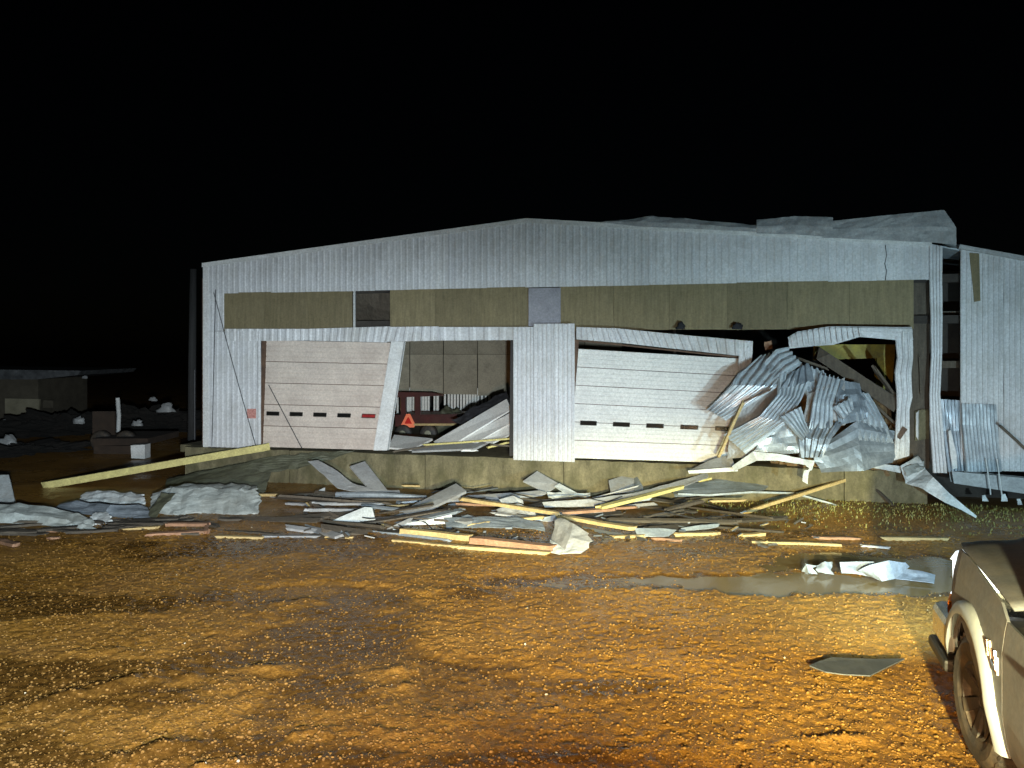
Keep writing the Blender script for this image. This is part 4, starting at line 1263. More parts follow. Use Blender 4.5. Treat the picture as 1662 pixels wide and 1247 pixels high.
BOARDS = [
 (205, 859, .03, 256, 856, .05, .10, .04, 'pine', 'short pale board at the far left front of the debris'),
 (268, 851, .10, 337, 851, .12, .14, .05, 'red_wood', 'pinkish board lying on top at the left front'),
 (240, 868, .04, 336, 863, .06, .14, .05, 'red_wood', 'pinkish board under the other at the left front'),
 (337, 850, .10, 334, 864, .08, .06, .06, 'red_wood', 'stub joining the two pinkish boards at left'),
 (355, 872, .03, 428, 873, .04, .09, .04, 'pine', 'pale yellow board at the front edge left of centre'),
 (428, 871, .03, 515, 872, .03, .09, .04, 'grey_sheet', 'grey strip at the front edge left of centre'),
 (532, 872, .03, 571, 874, .04, .10, .04, 'pine', 'short yellow board on the gravel below the white triangle'),
 (0, 878, .03, 26, 885, .04, .12, .05, 'red_wood', 'brown block end at the far left edge of the gravel'),
 (48, 862, .03, 98, 861, .04, .12, .04, 'red_wood', 'dull brown board at the far left'),
 (80, 874, .02, 100, 873, .02, .08, .04, 'red_wood', 'tiny brown board bit at the far left'),
 (413, 803, .12, 452, 804, .14, .10, .05, 'pine', 'short yellow board stub beside the large insulation batt'),
 (505, 818, .12, 620, 818, .16, .10, .04, 'grey_sheet', 'thin grey lath behind the white triangle'),
 (467, 817, .08, 496, 819, .08, .10, .04, 'grey_sheet', 'small pale strip near the insulation batt'),
 (627, 821, .08, 662, 820, .09, .06, .03, 'pine', 'thin yellow sliver left of the grey slab'),
 (655, 789, .2, 678, 789, .2, .04, .03, 'pine', 'thin yellow sliver near the dock wall'),
 (751, 810, .30, 908, 834, .22, .11, .06, 'pine', 'long yellow stick across the middle of the debris'),
 (745, 818, .16, 800, 820, .16, .08, .04, 'red_wood', 'thin reddish lath under the long yellow stick'),
 (757, 805, .14, 786, 804, .14, .07, .04, 'red_wood', 'small reddish lath right of the grey slab'),
 (640, 878, .03, 745, 888, .03, .09, .05, 'pine', 'long yellow front lath, left half'),
 (745, 888, .03, 890, 898, .03, .09, .05, 'pine', 'long yellow front lath, right half'),
 (655, 862, .09, 763, 873, .07, .13, .09, 'pine', 'yellow brown timber above the front lath, left'),
 (764, 876, .08, 897, 890, .06, .16, .10, 'red_wood', 'pinkish timber above the front lath, right'),
 (905, 838, .14, 1026, 858, .12, .14, .06, 'pine', 'pale timber beside the curled grey sheet'),
 (912, 833, .16, 1000, 826, .18, .14, .05, 'red_wood', 'brownish pink board above the pale timber'),
 (985, 826, .18, 1033, 823, .18, .09, .04, 'red_wood', 'short orange board near the yellow foam strip'),
 (840, 843, .14, 884, 840, .16, .09, .05, 'pine', 'pale yellow board end left of the curled sheet'),
 (760, 852, .10, 792, 848, .12, .05, .03, 'pine', 'thin pale splinter in the centre pile'),
 (995, 872, .03, 1045, 870, .04, .09, .05, 'pine', 'orange board end right of the curled sheet'),
 (1062, 874, .03, 1106, 877, .03, .07, .04, 'red_wood', 'small orange brown board right of centre'),
 (1098, 868, .04, 1164, 866, .04, .10, .05, 'pine', 'bright yellow board right of centre at the front'),
 (1204, 870, .03, 1237, 867, .04, .11, .05, 'pine', 'short orange board at the front of the right bay'),
 (1225, 880, .02, 1365, 885, .02, .07, .04, 'pine', 'long thin yellow lath on the gravel at right'),
 (1400, 886, .02, 1440, 889, .02, .06, .03, 'grey_sheet', 'thin pale sliver on the gravel at right'),
 (1320, 872, .05, 1396, 875, .04, .08, .04, 'red_wood', 'brown lath behind the long thin yellow one'),
 (1432, 874, .05, 1534, 875, .05, .11, .06, 'pine', 'yellow timber lying left of the truck nose'),
 (1152, 814, .25, 1209, 812, .25, .08, .04, 'pine', 'small orange board on the sheets below the heap'),
 (1258, 783, .45, 1300, 777, .45, .08, .04, 'pine', 'orange board sliver under the heap'),
 (1322, 777, .45, 1375, 770, .5, .07, .04, 'pine', 'thin orange lath under the broad blue grey sheet'),
 (1290, 763, .55, 1306, 762, .55, .07, .04, 'pine', 'tiny orange stub under the heap flashing'),
 (1200, 835, .05, 1428, 761, .75, .06, .06, 'pine', 'long thin pole leaning on the dock at right'),
 (1402, 775, .6, 1456, 826, .1, .05, .04, 'brown_post', 'thin brown stick leaning on the dock below the flashing'),
]
for bd in BOARDS:
    board(*bd)
# jagged yellow foam edged strips
for (x0, y0_, z0, x1, y1, z1, lb) in [(968, 826, .2, 1108, 790, .42, 'long jagged yellow foam strip right of centre'), (1135, 781, .45, 1248, 751, .72, 'jagged yellow foam strip just below the heap')]:
    build(plank(GP(x0, y0_, z0), GP(x1, y1, z1), 0.16, 0.06, jag=0.1, seg=14), 'foam_strip', 'yellow_foam', label=lb, cat='foam strip')
# sheets and slabs
gsheet([[(500, 749, .78), (516, 747, .78)], [(525, 770, .55), (548, 766, .55)], [(548, 793, .3), (572, 784, .35)], [(590, 800, .2), (605, 795, .24)], [(650, 802, .15), (648, 796, .2)]], 'grey_sheet', 'grey bent strip curling down from the dock wall', 0, 0.02, 31, 'bent_strip', 'metal strip', 4)
panel([(568, 757, .62), (592, 749, .68), (628, 795, .22), (604, 799, .20)], 0.03, 'grey_sheet', 'grey rectangular board leaning on the dock wall left of centre', 'grey_board', 'board')
gsheet([[(478, 804, .12), (480, 808, .1)], [(505, 802, .14), (510, 807, .1)], [(528, 792, .24), (527, 803, .14)]], 'pale_sheet', 'small pale curled sheet behind the centre left debris', 0, 0.02, 33)
build(MB().tube([GP(546, 803, .18), GP(620, 804, .2), GP(692, 809, .16)], 0.06, 10), 'dark_pipe', 'dark_galvanised', label='dark round pipe lying behind the centre debris', cat='pipe')
gsheet([[(530, 849, .04), (534, 851, .03)], [(592, 823, .30), (590, 851, .04)], [(604, 824, .30), (611, 851, .04)]], 'pale_sheet', 'white bent triangular sheet at the front of the debris', 0, 0.015, 34, 'white_sheet')
panel([(655, 828, .16), (740, 785, .42), (757, 797, .34), (668, 839, .08)], 0.05, 'grey_sheet', 'thick grey slab tilted up in the centre of the debris', 'grey_slab', 'slab')
gsheet([[(648, 851, .05), (652, 853, .04)], [(690, 845, .12), (695, 852, .05)], [(733, 835, .22), (735, 850, .06)]], 'pale_sheet', 'bluish white wedge sheet below the grey slab', 0, 0.02, 36)
gsheet([[(895, 880, .06), (902, 848, .32), (912, 842, .36)], [(915, 898, .03), (925, 872, .22), (930, 850, .36)], [(950, 898, .03), (955, 880, .18), (958, 868, .26)]], 'grey_sheet', 'curled grey sheet standing at the front edge of the debris', 0, 0.03, 37, 'curled_sheet', jag=0.06)
gsheet([[(893, 896, .03), (894, 878, .1)], [(912, 899, .03), (916, 890, .08)], [(940, 899, .03), (946, 888, .08)]], 'pale_sheet', 'torn white scrap in front of the curled grey sheet', 0, 0.04, 38, 'white_scrap', jag=0.06)
panel([(849, 781, .42), (872, 765, .56), (908, 786, .36), (888, 800, .22)], 0.02, 'grey_sheet', 'grey pointed sheet leaning by the dock wall at centre', 'grey_sheet')
panel([(900, 789, .36), (908, 785, .40), (936, 800, .26), (926, 806, .22)], 0.02, 'pale_sheet', 'small white sheet on the grey pointed one', 'white_sheet')
gsheet([[(888, 803, .22), (890, 808, .2)], [(915, 801, .24), (915, 808, .2)], [(958, 801, .24), (958, 807, .2)]], 'pale_sheet', 'ragged white scrap beside the small white sheet', 0, 0.06, 40, 'white_scrap')
panel([(988, 780, .42), (1028, 767, .52), (1030, 796, .28), (992, 800, .26)], 0.03, 'grey_sheet', 'square grey panel leaning by the dock right of centre', 'tilted_sheet', 'metal sheet')
panel([(1029, 767, .52), (1042, 790, .36), (1044, 796, .30), (1030, 797, .28)], 0.02, 'dark_galvanised', 'dark bent return beside the square grey panel', 'bent_return', 'metal sheet')
gsheet([[(880, 816, .2), (884, 824, .12)], [(960, 810, .26), (970, 822, .14)], [(1030, 800, .34), (1040, 808, .28)], [(1085, 786, .46), (1098, 794, .4)], [(1148, 768, .6), (1150, 776, .54)]], 'grey_sheet', 'long grey ribbon of metal sweeping up right to the dock', 0, 0.02, 42, 'metal_ribbon', 'metal strip', 5)
gsheet([[(1090, 790, .4), (1095, 806, .28)], [(1180, 776, .5), (1200, 800, .32)], [(1262, 774, .5), (1240, 796, .34)]], 'dark_galvanised', 'dark sheet lying below the heap', 0, 0.03, 43)
gsheet([[(1030, 858, .12), (1035, 870, .04)], [(1070, 857, .12), (1075, 872, .04)], [(1098, 860, .10), (1085, 871, .04)]], 'galvanised', 'bluish flat sheet at the right front of the debris', 0, 0.02, 44)
gsheet([[(1105, 857, .1), (1108, 862, .06)], [(1140, 853, .12), (1150, 859, .08)], [(1168, 850, .14), (1166, 855, .1)]], 'galvanised', 'narrow bluish strip sheet at the right front', 0, 0.02, 45)
gsheet([[(805, 826, .22), (812, 834, .16)], [(840, 818, .28), (850, 832, .18)], [(868, 830, .2), (870, 836, .15)]], 'grey_sheet', 'grey crumpled sheet under the long yellow stick', 0, 0.05, 46)
gsheet([[(810, 811, .34), (815, 818, .26)], [(832, 805, .36), (842, 816, .24)], [(848, 812, .28), (850, 818, .22)]], 'grey_sheet', 'little grey peak sheet behind the long yellow stick', 0, 0.03, 47)
gsheet([[(720, 843, .14), (725, 856, .06)], [(800, 838, .18), (815, 858, .06)], [(880, 846, .14), (885, 862, .05)]], 'dark_galvanised', 'dark broad sheet in the front centre pile', 0, 0.05, 48)
gsheet([[(884, 840, .2), (880, 846, .14)], [(900, 836, .24), (906, 846, .16)]], 'galvanised', 'small bluish cap at the end of the yellow stick', 0, 0.02, 49)
panel([(737, 842, .12), (752, 841, .12), (751, 850, .06), (737, 851, .06)], 0.03, 'red_wood', 'small dark brown tag block beside the bluish wedge', 'wood_block', 'block')
build(MB().tube([GP(1100, 802, .34), GP(1150, 804, .3), GP(1220, 799, .34), GP(1290, 801, .3), GP(1350, 818, .16), GP(1400, 838, .04)], 0.022, 6), 'metal_rod', 'galvanised', label='long thin bent rod running right below the heap', cat='rod')
build(MB().tube([GP(1200, 770, .56), GP(1260, 773, .52), GP(1330, 770, .54), GP(1390, 769, .55)], 0.014, 6), 'wire', 'galvanised', label='thin wire strung below the crumpled heap', cat='wire')

def wire(pts, lb, r=0.011):
    build(MB().tube([GP(*p) for p in pts], r, 6), 'wire', 'cable', label=lb, cat='wire')
wire([(560, 835, .1), (600, 842, .16), (650, 838, .12), (690, 848, .1), (705, 862, .03)], 'black wire looping beside the white triangular sheet')
wire([(830, 800, .3), (880, 812, .34), (940, 806, .3), (985, 815, .22), (1010, 806, .3)], 'black wire looping over the sheets at centre')
wire([(1035, 840, .1), (1080, 832, .2), (1130, 842, .16), (1190, 836, .1), (1215, 850, .03)], 'black wire trailing over the boards below the heap')
wire([(700, 800, .2), (730, 792, .3), (770, 798, .25), (800, 790, .3)], 'black wire behind the tilted grey slab')
# white torn sheet lying in the puddle
gsheet([[(1392, 925, .10), (1400, 931, .03)], [(1412, 917, .20), (1432, 944, 0.0)], [(1442, 910, .24), (1452, 940, .02)], [(1470, 914, .18), (1476, 920, .10)]], 'puddle_sheet', 'large white torn sheet lying in the puddle', 0, 0.03, 81, 'white_sheet', across=10)
gsheet([[(1362, 914, .15), (1366, 931, .03)], [(1398, 911, .18), (1402, 934, .02)], [(1418, 912, .2), (1425, 938, 0.0)]], 'puddle_sheet', 'left wing of the white sheet lying in the puddle', 0, 0.05, 82, 'white_sheet')
gsheet([[(1300, 926, .0), (1303, 929, -.01)], [(1307, 914, .12), (1312, 930, .0)], [(1318, 916, .1), (1320, 930, .0)]], 'puddle_sheet', 'small white torn scrap, leftmost in the puddle', 0, 0.07, 83, 'white_scrap', jag=0.08)
gsheet([[(1326, 920, .06), (1328, 930, 0.0)], [(1338, 914, .12), (1340, 932, .0)], [(1346, 914, .1), (1352, 932, .0)]], 'puddle_sheet', 'small white torn scrap beside the large puddle sheet', 0, 0.07, 84, 'white_scrap', jag=0.08)
gsheet([[(1462, 922, .10), (1452, 940, .0)], [(1490, 926, .08), (1488, 944, .0)], [(1518, 934, .04), (1516, 948, -.01)]], 'puddle_sheet', 'grey blue wing of sheet right of the white one in the puddle', 0, 0.03, 85, 'grey_sheet')
# dark flat sheet on the gravel
p0 = [(1314, 1080), (1328, 1074), (1350, 1067), (1420, 1070), (1468, 1069), (1440, 1082), (1412, 1096), (1370, 1094), (1340, 1090)]
build(MB().prism([GP(x, y, 0.062 - 0.006 * (i % 2)) for i, (x, y) in enumerate(p0)], (0, 0, -0.012)), 'flat_sheet', 'loose_sheet', label='flat dark grey sheet lying alone on the yellow gravel', cat='metal sheet', bevel=0.003)

# dark broken boards that fill the pile: nothing in the picture tells them apart
def zone(px, py):
    for lim, nm in ((535, 'right of the large insulation batt'), (655, 'around the white triangular sheet'), (765, 'around the tilted grey slab'), (890, 'under the long yellow stick'), (1000, 'beside the curled grey sheet'), (1115, 'below the long yellow foam strip'), (9999, 'in front of the crumpled heap')):
        if px < lim:
            return nm + (', nearer the dock' if py < 835 else ', nearer the gravel')
TINT = {'old_wood': 'dark brown', 'brown_post': 'grey brown', 'red_wood': 'reddish', 'dark_galvanised': 'dark grey', 'rust_steel': 'rusty', 'grey_sheet': 'pale grey'}
fill_mats = ['old_wood'] * 6 + ['brown_post'] * 3 + ['dark_galvanised'] * 2 + ['grey_sheet'] * 2
for i in range(66):
    px = random.uniform(440, 1240)
    py = random.uniform(800, 872) if px < 1000 else random.uniform(806, 868)
    z = random.uniform(0.03, 0.20) * min(1, max(0.2, (880 - py) / 60))
    c = GP(px, py, z)
    ln = random.uniform(0.6, 2.6)
    a = random.gauss(-0.05, 0.6)
    d = Vector((math.cos(a), math.sin(a), random.gauss(0, 0.13))) * ln / 2
    mt = random.choice(fill_mats)
    wood = mt in ('old_wood', 'brown_post', 'red_wood')
    build(plank(c - d, c + d, random.uniform(0.06, 0.2), random.uniform(0.02, 0.06), jag=0.07, roll=random.uniform(-0.5, 0.5)),
          'broken_board' if wood else 'metal_strip', mt,
          label=TINT[mt] + (' splintered board ' if wood else ' metal strip ') + zone(px, py),
          cat='board' if wood else 'metal strip', group=(TINT[mt] + (' boards ' if wood else ' strips ') + zone(px, py)))
for i in range(26):
    px = random.uniform(0, 440); py = random.uniform(842, 866)
    c = GP(px, py, random.uniform(0.02, 0.08))
    a = random.gauss(0.0, 0.3); ln = random.uniform(0.3, 1.2)
    d = Vector((math.cos(a), math.sin(a), random.gauss(0, 0.04))) * ln / 2
    build(plank(c - d, c + d, random.uniform(0.06, 0.18), 0.04, jag=0.07), 'broken_board', 'old_wood', label='dark board ' + ('before the long flattened batt' if px < 150 else 'below the white crumpled batt' if px < 245 else 'in front of the large insulation batt') + (', farther back' if py < 854 else ', on the gravel edge'), cat='board', group='dark boards at left, %d %d' % ((px > 150) + (px > 245), py < 854))
# small litter: uncountable chips
def litter():
    V, Fc = [], []
    for i in range(130):
        px = random.uniform(480, 1330); py = 786 + random.random() ** 0.8 * 108
        if px > 1150 and py < 815: continue
        c = GP(px, py, 0)
        if (Vector((c.x, c.y)) - L2).dot(N2) < 0.15: continue
        z = gz_fast(c.x, c.y) + random.uniform(0.0, 0.09)
        M = Matrix.Translation((c.x, c.y, z)) @ Matrix.Rotation(random.gauss(-0.15, 0.45), 4, 'Z') @ Matrix.Rotation(random.gauss(0, .4), 4, 'X') @ Matrix.Rotation(random.gauss(0, .3), 4, 'Y')
        a, b, cc = random.uniform(.02, .10), random.uniform(.01, .04), random.uniform(.004, .015)
        o = len(V)
        for zz in (-cc, cc):
            V += [M @ Vector((-a, -b, zz)), M @ Vector((a, -b * .5, zz)), M @ Vector((a * .8, b, zz)), M @ Vector((-a, b * .7, zz))]
        Fc += [tuple(q + o for q in f) for f in ((0, 1, 2, 3), (7, 6, 5, 4), (0, 4, 5, 1), (1, 5, 6, 2), (2, 6, 7, 3), (3, 7, 4, 0))]
    mi = [random.choice((0, 0, 0, 0, 0, 1, 2, 2, 2, 3)) for _ in range(len(Fc) // 6) for _ in range(6)]
    m = MB(); m.v = V; m.f = Fc; m.mi = mi
    build(m, 'debris_litter', ['old_wood', 'pine', 'dark_galvanised', 'grey_sheet'], label='small chips and splinters strewn under the debris in front of the dock', cat='litter', kind='stuff')
GX0 = np.linspace(-12, 12, 240); GY0 = np.linspace(5, 22, 170)
_m = np.meshgrid(GX0, GY0)
GZ0 = ground_h(_m[0], _m[1])
def gz_fast(x, y):
    i = int(np.clip((y - 5) / 17 * 169, 0, 169)); j = int(np.clip((x + 12) / 24 * 239, 0, 239))
    return float(GZ0[i, j])
litter()

# ------------------------------------------------------------------ wires and pole at the left
pl = GP(311, 742, 0)
pole = empty('utility_pole', (pl.x, pl.y, 0), 'dim grey utility pole just left of the warehouse', 'pole')
build(MB().tube([(pl.x, pl.y, -0.2), (pl.x + 0.02, pl.y, 3), (pl.x + 0.05, pl.y, 5.6)], [0.12, 0.11, 0.09], 14), 'shaft', 'pole_wood', pole, smooth=True)
build(MB().tube([(pl.x + 0.13, pl.y - 0.1, 0), (pl.x + 0.13, pl.y - 0.1, 2.6)], 0.03, 8), 'conduit', 'cable', pole)
def cable(p, q, sag, lb, r=0.010):
    p, q = Vector(p), Vector(q)
    pts = [p.lerp(q, i / 10) + Vector((0, 0, -sag * math.sin(math.pi * i / 10))) for i in range(11)]
    build(MB().tube(pts, r, 6), 'cable', 'cable', label=lb, cat='cable')
cable(FP(347, 475, 0.12), FP(416, 727, 0.3), 0.05, 'thin dark cable hanging down the left wall')
cable(FP(436, 625, 0.02), FP(490, 728, 0.15), 0.0, 'thin cable hanging across the cream door')
cable(FP(350, 470, 0.1), FP(344, 725, 0.12), 0.0, 'thin dark cable running down beside the left corner')

# ------------------------------------------------------------------ dim yard to the left
sh = empty('low_shed', DP(20, 690, 36), 'low dark shed with a pale roof edge at the far left', 'shed')
def dq(name, pts, y, th, material, parent, label=None):
    return build(MB().prism([DP(a, b, y) for a, b in pts], (0, th, 0)), name, material, parent, label)
dq('roof', [(-140, 598), (132, 602), (126, 609), (60, 616), (-140, 616)], 34, 5, 'shed_roof', sh)
dq('wall', [(-130, 616), (62, 616), (62, 693), (-130, 693)], 34.6, 4, 'shed_wall', sh)
dq('panel', [(8, 647), (64, 648), (62, 672), (8, 674)], 34.4, 0.1, 'beige_paint', sh, 'dim beige panel on the shed wall')
dq('panel', [(70, 650), (86, 650), (86, 662), (70, 662)], 34.4, 0.1, 'shed_wall', sh)
p = DP(192, 706, 27); 
build(MB().tube([p, DP(193, 675, 27), DP(191, 646, 27)], 0.07, 10), 'white_post', 'white_trim', label='slim white post standing in the dark yard', cat='post')
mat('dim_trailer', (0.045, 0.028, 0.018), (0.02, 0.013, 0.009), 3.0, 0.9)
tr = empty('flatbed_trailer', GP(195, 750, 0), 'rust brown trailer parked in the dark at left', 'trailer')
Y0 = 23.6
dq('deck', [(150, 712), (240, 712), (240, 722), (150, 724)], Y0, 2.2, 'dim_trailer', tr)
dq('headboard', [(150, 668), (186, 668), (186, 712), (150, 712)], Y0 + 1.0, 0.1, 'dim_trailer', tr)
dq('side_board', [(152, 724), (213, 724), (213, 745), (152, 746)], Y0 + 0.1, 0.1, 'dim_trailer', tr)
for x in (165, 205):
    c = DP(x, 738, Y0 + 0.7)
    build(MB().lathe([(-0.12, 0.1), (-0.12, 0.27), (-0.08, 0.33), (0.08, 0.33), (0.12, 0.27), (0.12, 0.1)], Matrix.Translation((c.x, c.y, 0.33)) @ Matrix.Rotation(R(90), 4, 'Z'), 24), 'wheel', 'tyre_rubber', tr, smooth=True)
dq('white_panel', [(212, 723), (235, 722), (235, 745), (213, 744)], 22.6, 0.35, 'white_trim', None).name
o = bpy.data.objects['white_panel']; o.name = 'white_box'; tag(o, 'small white box standing at the foot of the brown trailer', 'box')
for i, (x, y, yy, s) in enumerate([(128, 686, 28, .22), (224, 690, 26, .18), (12, 722, 25, .3), (248, 650, 30, .15), (270, 667, 29, .3), (138, 614, 34, .12), (20, 690, 30, .35)]):
    c = DP(x, y, yy)
    lump('pale_scrap', c, s, s * 0.6, s * 0.9, 'grey_sheet', 200 + i, ['dim pale scrap left of the white post', 'dim pale scrap just right of the white post', 'dim pale scrap low at the far left edge', 'tiny dim pale scrap high between post and pole', 'dim pale scrap nearest the utility pole', 'tiny dim pale scrap under the shed roof end', 'dim pale scrap below the beige shed panel'][i], 'scrap', 7, 0.5, 'pale scraps in the dark yard')
# brush mound that the scraps lie on
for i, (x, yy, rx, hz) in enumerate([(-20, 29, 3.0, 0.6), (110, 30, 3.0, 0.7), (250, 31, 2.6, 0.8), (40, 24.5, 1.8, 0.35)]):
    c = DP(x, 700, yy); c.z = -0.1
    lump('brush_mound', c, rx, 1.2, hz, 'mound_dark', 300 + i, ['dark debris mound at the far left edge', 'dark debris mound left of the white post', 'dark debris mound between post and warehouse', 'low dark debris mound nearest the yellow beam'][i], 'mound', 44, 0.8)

# ------------------------------------------------------------------ pickup truck at the right edge
TL = GP(1577, 1240, 0)            # contact point of the front left wheel
YAW = R(-18)
TM = Matrix.Translation((TL.x, TL.y, 0.01)) @ Matrix.Rotation(YAW, 4, 'Z') @ Matrix.Scale(1.16, 4)
truck = empty('pickup_truck', (TL.x, TL.y, 0), 'dark grey brown pickup truck at the right edge with headlamps lit', 'truck')
TW = 2.0
def tb(mb, name, material, parent=None, label=None, **kw):
    mb.v = [tuple(TM @ Vector(p)) for p in mb.v]
    return build(mb, name, material, parent or truck, label, **kw)
WR = 0.42
# side profile (y forward, z up) with wheel arches; front axle y=0, rear axle y=-3.6
def arch(cy, r, a0, a1, n=14):
    return [(cy + r * math.cos(a), WR + r * math.sin(a)) for a in [a0 + (a1 - a0) * i / n for i in range(n + 1)]]
def sidewarp(y, z):
    """inset of the body side from x=0"""
    d = 0.0
    d += 0.07 * max(0, (z - 1.0) / 0.35) ** 1.5
    d += 0.05 * max(0, (0.6 - z) / 0.25)
    d += 0.22 * max(0, (y - 0.45) / 0.6) ** 2
    return d
def side_panel(outline, name, x_sign, th=0.05, material='truck_paint', dens=0.12, label=None):
    """curved body panel from an outline in (y, z)"""
    bm = bmesh.new()
    vs = [bm.verts.new((0, y, z)) for y, z in outline]
    bm.faces.new(vs)
    bmesh.ops.triangulate(bm, faces=bm.faces[:])
    for cut in np.arange(0.4, 1.5, dens):
        bmesh.ops.bisect_plane(bm, geom=bm.verts[:] + bm.edges[:] + bm.faces[:], plane_co=(0, 0, cut), plane_no=(0, 0, 1))
    for cut in np.arange(0.45, 1.1, dens):
        bmesh.ops.bisect_plane(bm, geom=bm.verts[:] + bm.edges[:] + bm.faces[:], plane_co=(0, cut, 0), plane_no=(0, 1, 0))
    for v in bm.verts:
        d = sidewarp(v.co.y, v.co.z)
        v.co.x = d if x_sign < 0 else TW - d
    mb = MB()
    bm.verts.index_update()
    mb.add([v.co.copy() for v in bm.verts], [[v.index for v in f.verts] for f in bm.faces])
    bm.free()
    return tb(mb, name, material, label=label, solid=0.02, smooth=False)
fender = [(-0.72, 0.42), (-0.72, 1.18), (-0.55, 1.24), (0.3, 1.30), (0.58, 1.285), (0.60, 0.93), (0.93, 0.90), (0.93, 0.78), (0.80, 0.72), (0.80, 0.62)] + arch(0, 0.55, R(24), R(180)) + [(-0.52, 0.42)]
door = [(-1.78, 0.40), (-1.78, 1.20), (-0.735, 1.18), (-0.735, 0.42)]
bed = [(-4.6, 0.62), (-4.6, 1.24), (-1.8, 1.21), (-1.8, 0.42), (-3.06, 0.42)] + arch(-3.6, 0.50, R(0), R(180))[0:15] + [(-4.12, 0.5)]
for sgn in (-1, 1):
    side_panel(fender, 'fender', sgn)
    dpan = side_panel(door, 'door', sgn)
    side_panel(bed, 'bed_side', sgn)
    x = -0.02 if sgn < 0 else TW + 0.02
    hd = MB().tube([(x, -1.62, 1.08), (x - 0.02 * (-sgn), -1.55, 1.09), (x - 0.02 * (-sgn), -1.42, 1.09), (x, -1.36, 1.08)], 0.014, 8)
    tb(hd, 'handle', 'black_plastic', dpan)
    # wheel arch flares
    for cy in (0.0, -3.6):
        prof = [(-0.055, 0.0), (-0.06, 0.045), (-0.035, 0.085), (0.01, 0.10), (0.02, 0.0)]
        vs, fs = [], []
        n = 26
        a0, a1 = R(8), R(186)
        for i in range(n + 1):
            a = a0 + (a1 - a0) * i / n
            for dx, dr in prof:
                yy = cy + (0.54 + dr) * math.cos(a); zz = WR + (0.54 + dr) * math.sin(a)
                d = sidewarp(yy if cy == 0 else 0, min(zz, 1.0))
                xx = (d + dx) if sgn < 0 else TW - d - dx
                vs.append((xx, yy, zz))
        k = len(prof)
        for i in range(n):
            for j in range(k - 1):
                fs.append((i * k + j, i * k + j + 1, (i + 1) * k + j + 1, (i + 1) * k + j))
        tb(MB().add(vs, fs), 'wheel_flare', 'flare_plastic', smooth=True)
        # dark wheel well
        vs, fs = [], []
        for i in range(19):
            a = R(-5) + R(190) * i / 18
            for xx in (0.0, 0.42):
                vs.append(((0.03 + xx) if sgn < 0 else TW - 0.03 - xx, cy + 0.55 * math.cos(a), WR + 0.55 * math.sin(a)))
        for i in range(18):
            fs.append((2 * i, 2 * i + 1, 2 * i + 3, 2 * i + 2))
        fs.append(tuple(range(1, 38, 2)))
        tb(MB().add(vs, fs), 'wheel_well', 'black_plastic')
        # wheel
        cx = 0.13 if sgn < 0 else TW - 0.13
        M = Matrix.Translation((cx, cy, WR)) @ (Matrix.Rotation(R(6), 4, 'Z') if cy == 0 else Matrix()) @ (Matrix.Scale(-1, 4, (1, 0, 0)) if sgn < 0 else Matrix())
        mb = MB().lathe([(-0.10, 0.24), (-0.125, 0.30), (-0.13, 0.36), (-0.10, 0.41), (-0.05, 0.42), (0.05, 0.42), (0.10, 0.41), (0.13, 0.36), (0.125, 0.30), (0.10, 0.24)], M, 48)
        for q in range(36):     # tread lugs
            a = 2 * math.pi * q / 36
            MM = M @ Matrix.Rotation(a, 4, 'X')
            for s in (-1, 1):
                mb.box((s * 0.065 - 0.045, -0.022, 0.41), (s * 0.065 + 0.045, 0.018, 0.432), MM @ Matrix.Rotation(s * 0.25, 4, 'Z'))
        wh = tb(mb, 'wheel', 'tyre_rubber', smooth=False)
        rb = MB().lathe([(0.11, 0.245), (0.115, 0.225), (0.07, 0.20), (0.05, 0.08), (0.07, 0.05), (0.07, 0.0)], M, 40)
        for q in range(6):
            MM = M @ Matrix.Rotation(2 * math.pi * q / 6, 4, 'X')
            rb.prism([MM @ Vector((0.055, -0.03, 0.05)), MM @ Vector((0.055, 0.03, 0.05)), MM @ Vector((0.10, 0.045, 0.225)), MM @ Vector((0.10, -0.045, 0.225))], (MM.to_3x3() @ Vector((0.02, 0, 0))))
        tb(rb, 'rim', 'tyre_rubber', wh, smooth=False)
# hood: crowned loft with a raised centre
vs, fs = [], []
ny, nxh = 14, 20
for i in range(ny + 1):
    y = -0.72 + 1.68 * i / ny
    edge = sidewarp(y, 1.24) + 0.015
    for j in range(nxh + 1):
        s = j / nxh
        x = edge + (TW - 2 * edge) * s
        q = abs(s - 0.5) * 2
        z = 1.25 + 0.05 * (1 - q ** 4) + 0.045 * max(0, min(1, (0.62 - q) / 0.12)) + 0.055 * math.sin(min(1, (y + 0.72) / 1.2) * math.pi / 2)
        z -= 0.16 * max(0, (y - 0.62) / 0.34) ** 2
        vs.append((x, y, z))
for i in range(ny):
    for j in range(nxh):
        fs.append((i * (nxh + 1) + j, i * (nxh + 1) + j + 1, (i + 1) * (nxh + 1) + j + 1, (i + 1) * (nxh + 1) + j))
tb(MB().add(vs, fs), 'hood', 'truck_paint', smooth=True, solid=0.02)
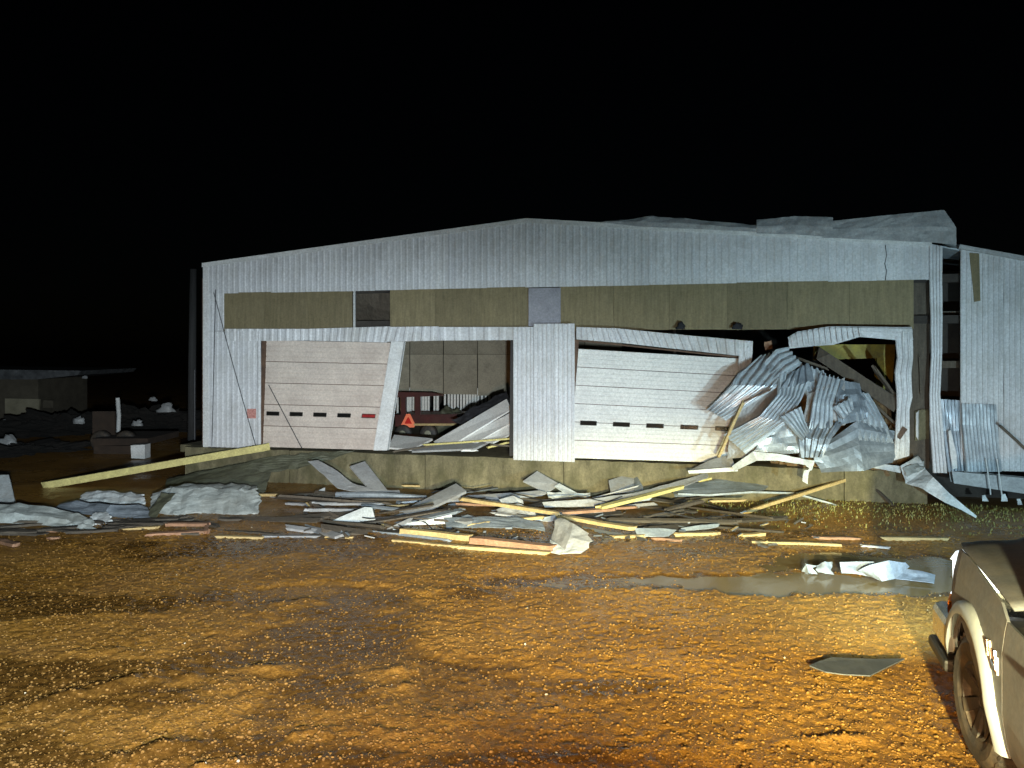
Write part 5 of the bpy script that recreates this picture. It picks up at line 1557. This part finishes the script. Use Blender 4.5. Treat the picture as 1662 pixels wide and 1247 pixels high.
# front end
g = MB().box((0.28, 0.86, 0.70), (TW - 0.28, 0.97, 1.16))
tb(g, 'grille_frame', 'chrome', bevel=0.02)
for k in range(5):
    tb(MB().box((0.36, 0.965, 0.76 + k * 0.075), (TW - 0.36, 0.99, 0.80 + k * 0.075)), 'grille_bar', 'black_plastic')
tb(MB().box((-0.03, 0.62, 0.46), (TW + 0.03, 1.14, 0.745)), 'front_bumper', 'chrome', bevel=0.07)
tb(MB().box((-0.05, 0.58, 0.36), (TW + 0.05, 1.16, 0.455)), 'bumper_valance', 'black_plastic', bevel=0.03)
tb(MB().box((0.05, -4.75, 0.45), (TW - 0.05, -4.6, 0.65)), 'rear_bumper', 'chrome', bevel=0.03)
for sgn in (-1, 1):
    xs = (lambda x: x) if sgn < 0 else (lambda x: TW - x)
    pts = [(0.13, 0.70), (0.30, 0.96), (0.42, 0.985)]
    hv, hf = [], []
    for z in (0.945, 1.20):
        for x, y in ((0.012, 0.61), (0.10, 0.86), (0.22, 0.99), (0.46, 1.02), (0.46, 0.86), (0.2, 0.61)):
            hv.append((xs(x), y, z))
    n = 6
    hf = [tuple(range(n)), tuple(range(2 * n - 1, n - 1, -1))] + [(i, (i + 1) % n, (i + 1) % n + n, i + n) for i in range(n)]
    lamp = tb(MB().add(hv, hf), 'headlamp', 'lamp_lens', label='lit headlamp', bevel=0.015)
    tb(MB().prism([(xs(0.015), 0.63, 0.79), (xs(0.085), 0.88, 0.79), (xs(0.085), 0.88, 0.88), (xs(0.015), 0.63, 0.88)], (0.03 * sgn, 0.0, 0)), 'marker_lens', 'amber_lens', lamp)
    # the lamp's own beam
    src = TM @ Vector((xs(0.36), 1.08, 1.02))
    tgt = FP(1080 if sgn < 0 else 1420, 760)
    beam('headlamp_beam', src, tgt, 820 if sgn < 0 else 1900, COOL, 120, 0.95, 0.05, (1, 0.8, 1))
# emblem on the fender: slanted bright strokes
em = [((-0.30, 0.99), (-0.33, 0.90)), ((-0.36, 1.00), (-0.40, 0.90)), ((-0.40, 0.90), (-0.50, 0.88)), ((-0.47, 0.98), (-0.50, 0.87)), ((-0.52, 0.96), (-0.53, 0.86))]
for (a, b) in em:
    tb(MB().tube([(-0.012, a[0] - 0.12, a[1] - 0.02), (-0.012, b[0] - 0.12, b[1] - 0.02)], 0.011, 6), 'emblem_stroke', 'chrome')
# cab
cabp = [(-0.80, 1.27), (-1.28, 1.86), (-2.35, 1.88), (-2.55, 1.25)]
vs = []
for sgn in (0, 1):
    for (y, z) in cabp:
        ins = 0.10 + 0.14 * (z - 1.25) / 0.6
        vs.append((ins if sgn == 0 else TW - ins, y, z))
cabm = MB().add(vs, [(0, 1, 2, 3), (7, 6, 5, 4), (0, 4, 5, 1), (1, 5, 6, 2), (2, 6, 7, 3)])
tb(cabm, 'cab', 'truck_paint', bevel=0.05)
for sgn in (0, 1):
    q = [(-1.02, 1.30), (-1.34, 1.78), (-1.78, 1.80), (-1.78, 1.30)]
    pts = []
    for (y, z) in q:
        ins = 0.10 + 0.14 * (z - 1.25) / 0.6 - 0.008
        pts.append((ins if sgn == 0 else TW - ins, y, z))
    tb(MB().prism(pts, (0.012 if sgn == 0 else -0.012, 0, 0)), 'side_window', 'truck_glass')
tb(MB().prism([(0.2, -0.84, 1.33), (TW - 0.2, -0.84, 1.33), (TW - 0.3, -1.2, 1.78), (0.3, -1.2, 1.78)], (0, 0.012, 0.01)), 'windshield', 'truck_glass')
tb(MB().box((0.1, -4.55, 0.55), (TW - 0.1, -1.9, 0.75)), 'bed_floor', 'black_plastic')
tb(MB().box((0.25, -4.5, 0.45), (TW - 0.25, 0.8, 0.60)), 'chassis', 'black_plastic')
tb(MB().box((0.06, -4.6, 0.62), (TW - 0.06, -4.55, 1.22)), 'tailgate', 'truck_paint', bevel=0.02)

# ------------------------------------------------------------------ render
scene.render.engine = 'CYCLES'
scene.cycles.max_bounces = 5
scene.cycles.diffuse_bounces = 3
scene.cycles.glossy_bounces = 3
scene.cycles.sample_clamp_indirect = 3.0
